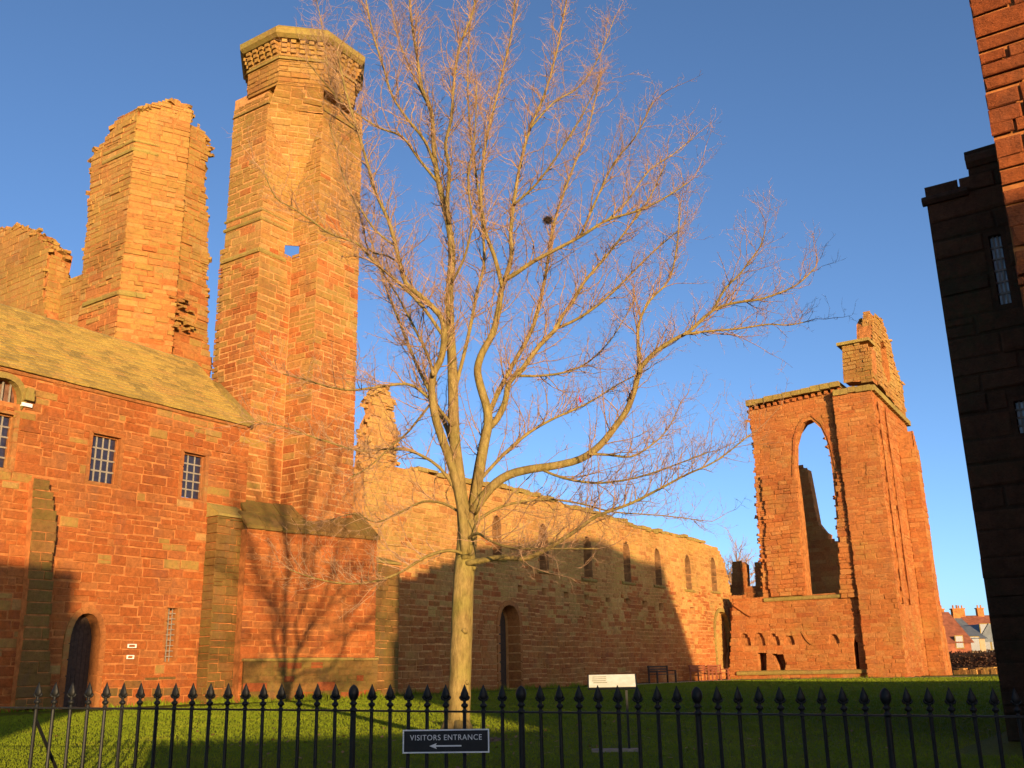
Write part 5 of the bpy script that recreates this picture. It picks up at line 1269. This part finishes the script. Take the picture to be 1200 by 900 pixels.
# ------------------------------------------------------------------ grass blades (they catch the low sun)
def blades(n_, tlo, thi, hgt, wid, seed):
    rg = np.random.default_rng(seed)
    D = tlo * (thi / tlo) ** rg.random(n_); X = rg.uniform(-80, 1280, n_)
    lat = (X - 600) / F * D * 1.05; fx, fy = HF.x, HF.y
    px_ = fx * D + fy * lat; py_ = fy * D - fx * lat
    nrm = (px_ - F0.x) * fn.x + (py_ - F0.y) * fn.y
    ok = ((px_ - TB.x) ** 2 + (py_ - TB.y) ** 2 > rg.uniform(.12, .6, n_)) & (nrm > .2) & (py_ < 23.5) & (px_ < 60.0) & ~((px_ > 10.0) & (py_ < 2) & (px_ < 19)); px_, py_, D = px_[ok], py_[ok], D[ok]; n_ = len(px_)
    a = rg.uniform(0, 2 * np.pi, n_); h = hgt * rg.uniform(.55, 1.35, n_) * np.clip(D / 14, .8, 1.5); w_ = wid * rg.uniform(.6, 1.4, n_) * (D / 12) ** .9
    z0 = np.zeros(n_); base = np.stack([px_, py_, z0], 1); side = np.stack([np.cos(a) * w_, np.sin(a) * w_, z0], 1)
    lean = np.stack([rg.normal(0, .35, n_) * h, rg.normal(0, .35, n_) * h, h], 1)
    V = np.stack([base - side, base + side, base + lean], 1).reshape(-1, 3).astype(np.float32)
    me = bpy.data.meshes.new('grass_blades'); me.vertices.add(len(V)); me.vertices.foreach_set('co', V.ravel())
    me.loops.add(3 * n_); me.loops.foreach_set('vertex_index', np.arange(3 * n_, dtype=np.int32))
    me.polygons.add(n_); me.polygons.foreach_set('loop_start', np.arange(0, 3 * n_, 3, dtype=np.int32)); me.polygons.foreach_set('loop_total', np.full(n_, 3, dtype=np.int32)); me.update(calc_edges=True)
    return me
mt, t, b = newmat('grass_blade'); c = ramp(t, noise(t, .8, 5, .7), [(.3, (.10, .140, .006)), (.55, (.145, .180, .009)), (.75, (.20, .19, .02))]); t.links.new(c, b.inputs['Base Color']); b.inputs['Roughness'].default_value = .8; b.inputs['Specular IOR Level'].default_value = .1
tag(link('grass_blades', blades(420000, 7.5, 60, .022, .0045, 1), mt), kind='stuff')

fl = MB(); r = random.Random(31)
for _ in range(420):
    a_ = r.uniform(0, 6.283); d_ = abs(r.gauss(0, 3.2)); p = TB + Vector((math.cos(a_) * d_, math.sin(a_) * d_, r.uniform(.012, .03)))
    q = Vector((r.gauss(0, 1), r.gauss(0, 1), r.gauss(0, .3))).normalized(); q2 = q.cross(UP).normalized(); s_ = r.uniform(.02, .045)
    fl.add([p - q * s_, p + q2 * s_ * .6, p + q * s_, p - q2 * s_ * .6], [(0, 1, 2, 3)])
tag(fl.build('fallen_leaves', plain_mat('dead_leaves', (.20, .11, .045), .9, var=.5, scale=4, bmp=0)), kind='stuff')

sp2 = MB(); r = random.Random(14); ring = [TB + Vector((math.cos(k * .2618) * (.62 + r.uniform(-.12, .12)), math.sin(k * .2618) * (.62 + r.uniform(-.12, .12)), .005)) for k in range(24)]
sp2.add(ring, [tuple(range(24))]); tag(sp2.build('bare_soil', plain_mat('soil', (.09, .055, .028), .95, var=.4, scale=20, bmp=.8)), kind='structure')

# weeds and longer tufts where the masonry meets the turf
wd = MB(); r = random.Random(44)
def weeds(a, b, n_, spread, hmax):
    a = Vector(a); b = Vector(b); nn = (b - a).cross(UP).normalized()
    if nn.dot(a) > 0: nn = -nn
    for _ in range(n_):
        c0 = a.lerp(b, r.random()); clump = .5 + .5 * math.sin(c0.x * 3.1 + c0.y * 2.3)
        if r.random() > .25 + .75 * clump: continue
        p = c0 + nn * abs(r.gauss(0, spread)); an = r.uniform(0, 3.14); h = hmax * r.uniform(.2, 1) * (.4 + .6 * clump); sd_ = Vector((math.cos(an), math.sin(an), 0)) * r.uniform(.008, .02)
        wd.add([p - sd_, p + sd_, p + Vector((r.gauss(0, .35) * h, r.gauss(0, .35) * h, h))], [(0, 1, 2)])
weeds((9, 26.15, 0), (dd0 - .3, 26.15, 0), 700, .12, .3); weeds((dd1 + .3, 26.15, 0), (bx0, 26.15, 0), 900, .12, .28)
weeds((bx0, 25.7, 0), (bx1, 25.7, 0), 350, .1, .3); weeds(P1 + N * .16, P2 + N * .16, 1500, .14, .32); weeds((nx0, 24.3, 0), (nx1, 24.3, 0), 300, .1, .3)
weeds((30, 25.1, 0), (44, 25.1, 0), 1500, .15, .3); weeds((61.5, 24.5, 0), (61.5, 14, 0), 500, .1, .22)
wd_me = bpy.data.meshes.new('weeds'); wd_me.from_pydata(wd.v, [], wd.f)
tag(link('weeds', wd_me, bpy.data.materials['grass_blade']), kind='stuff')
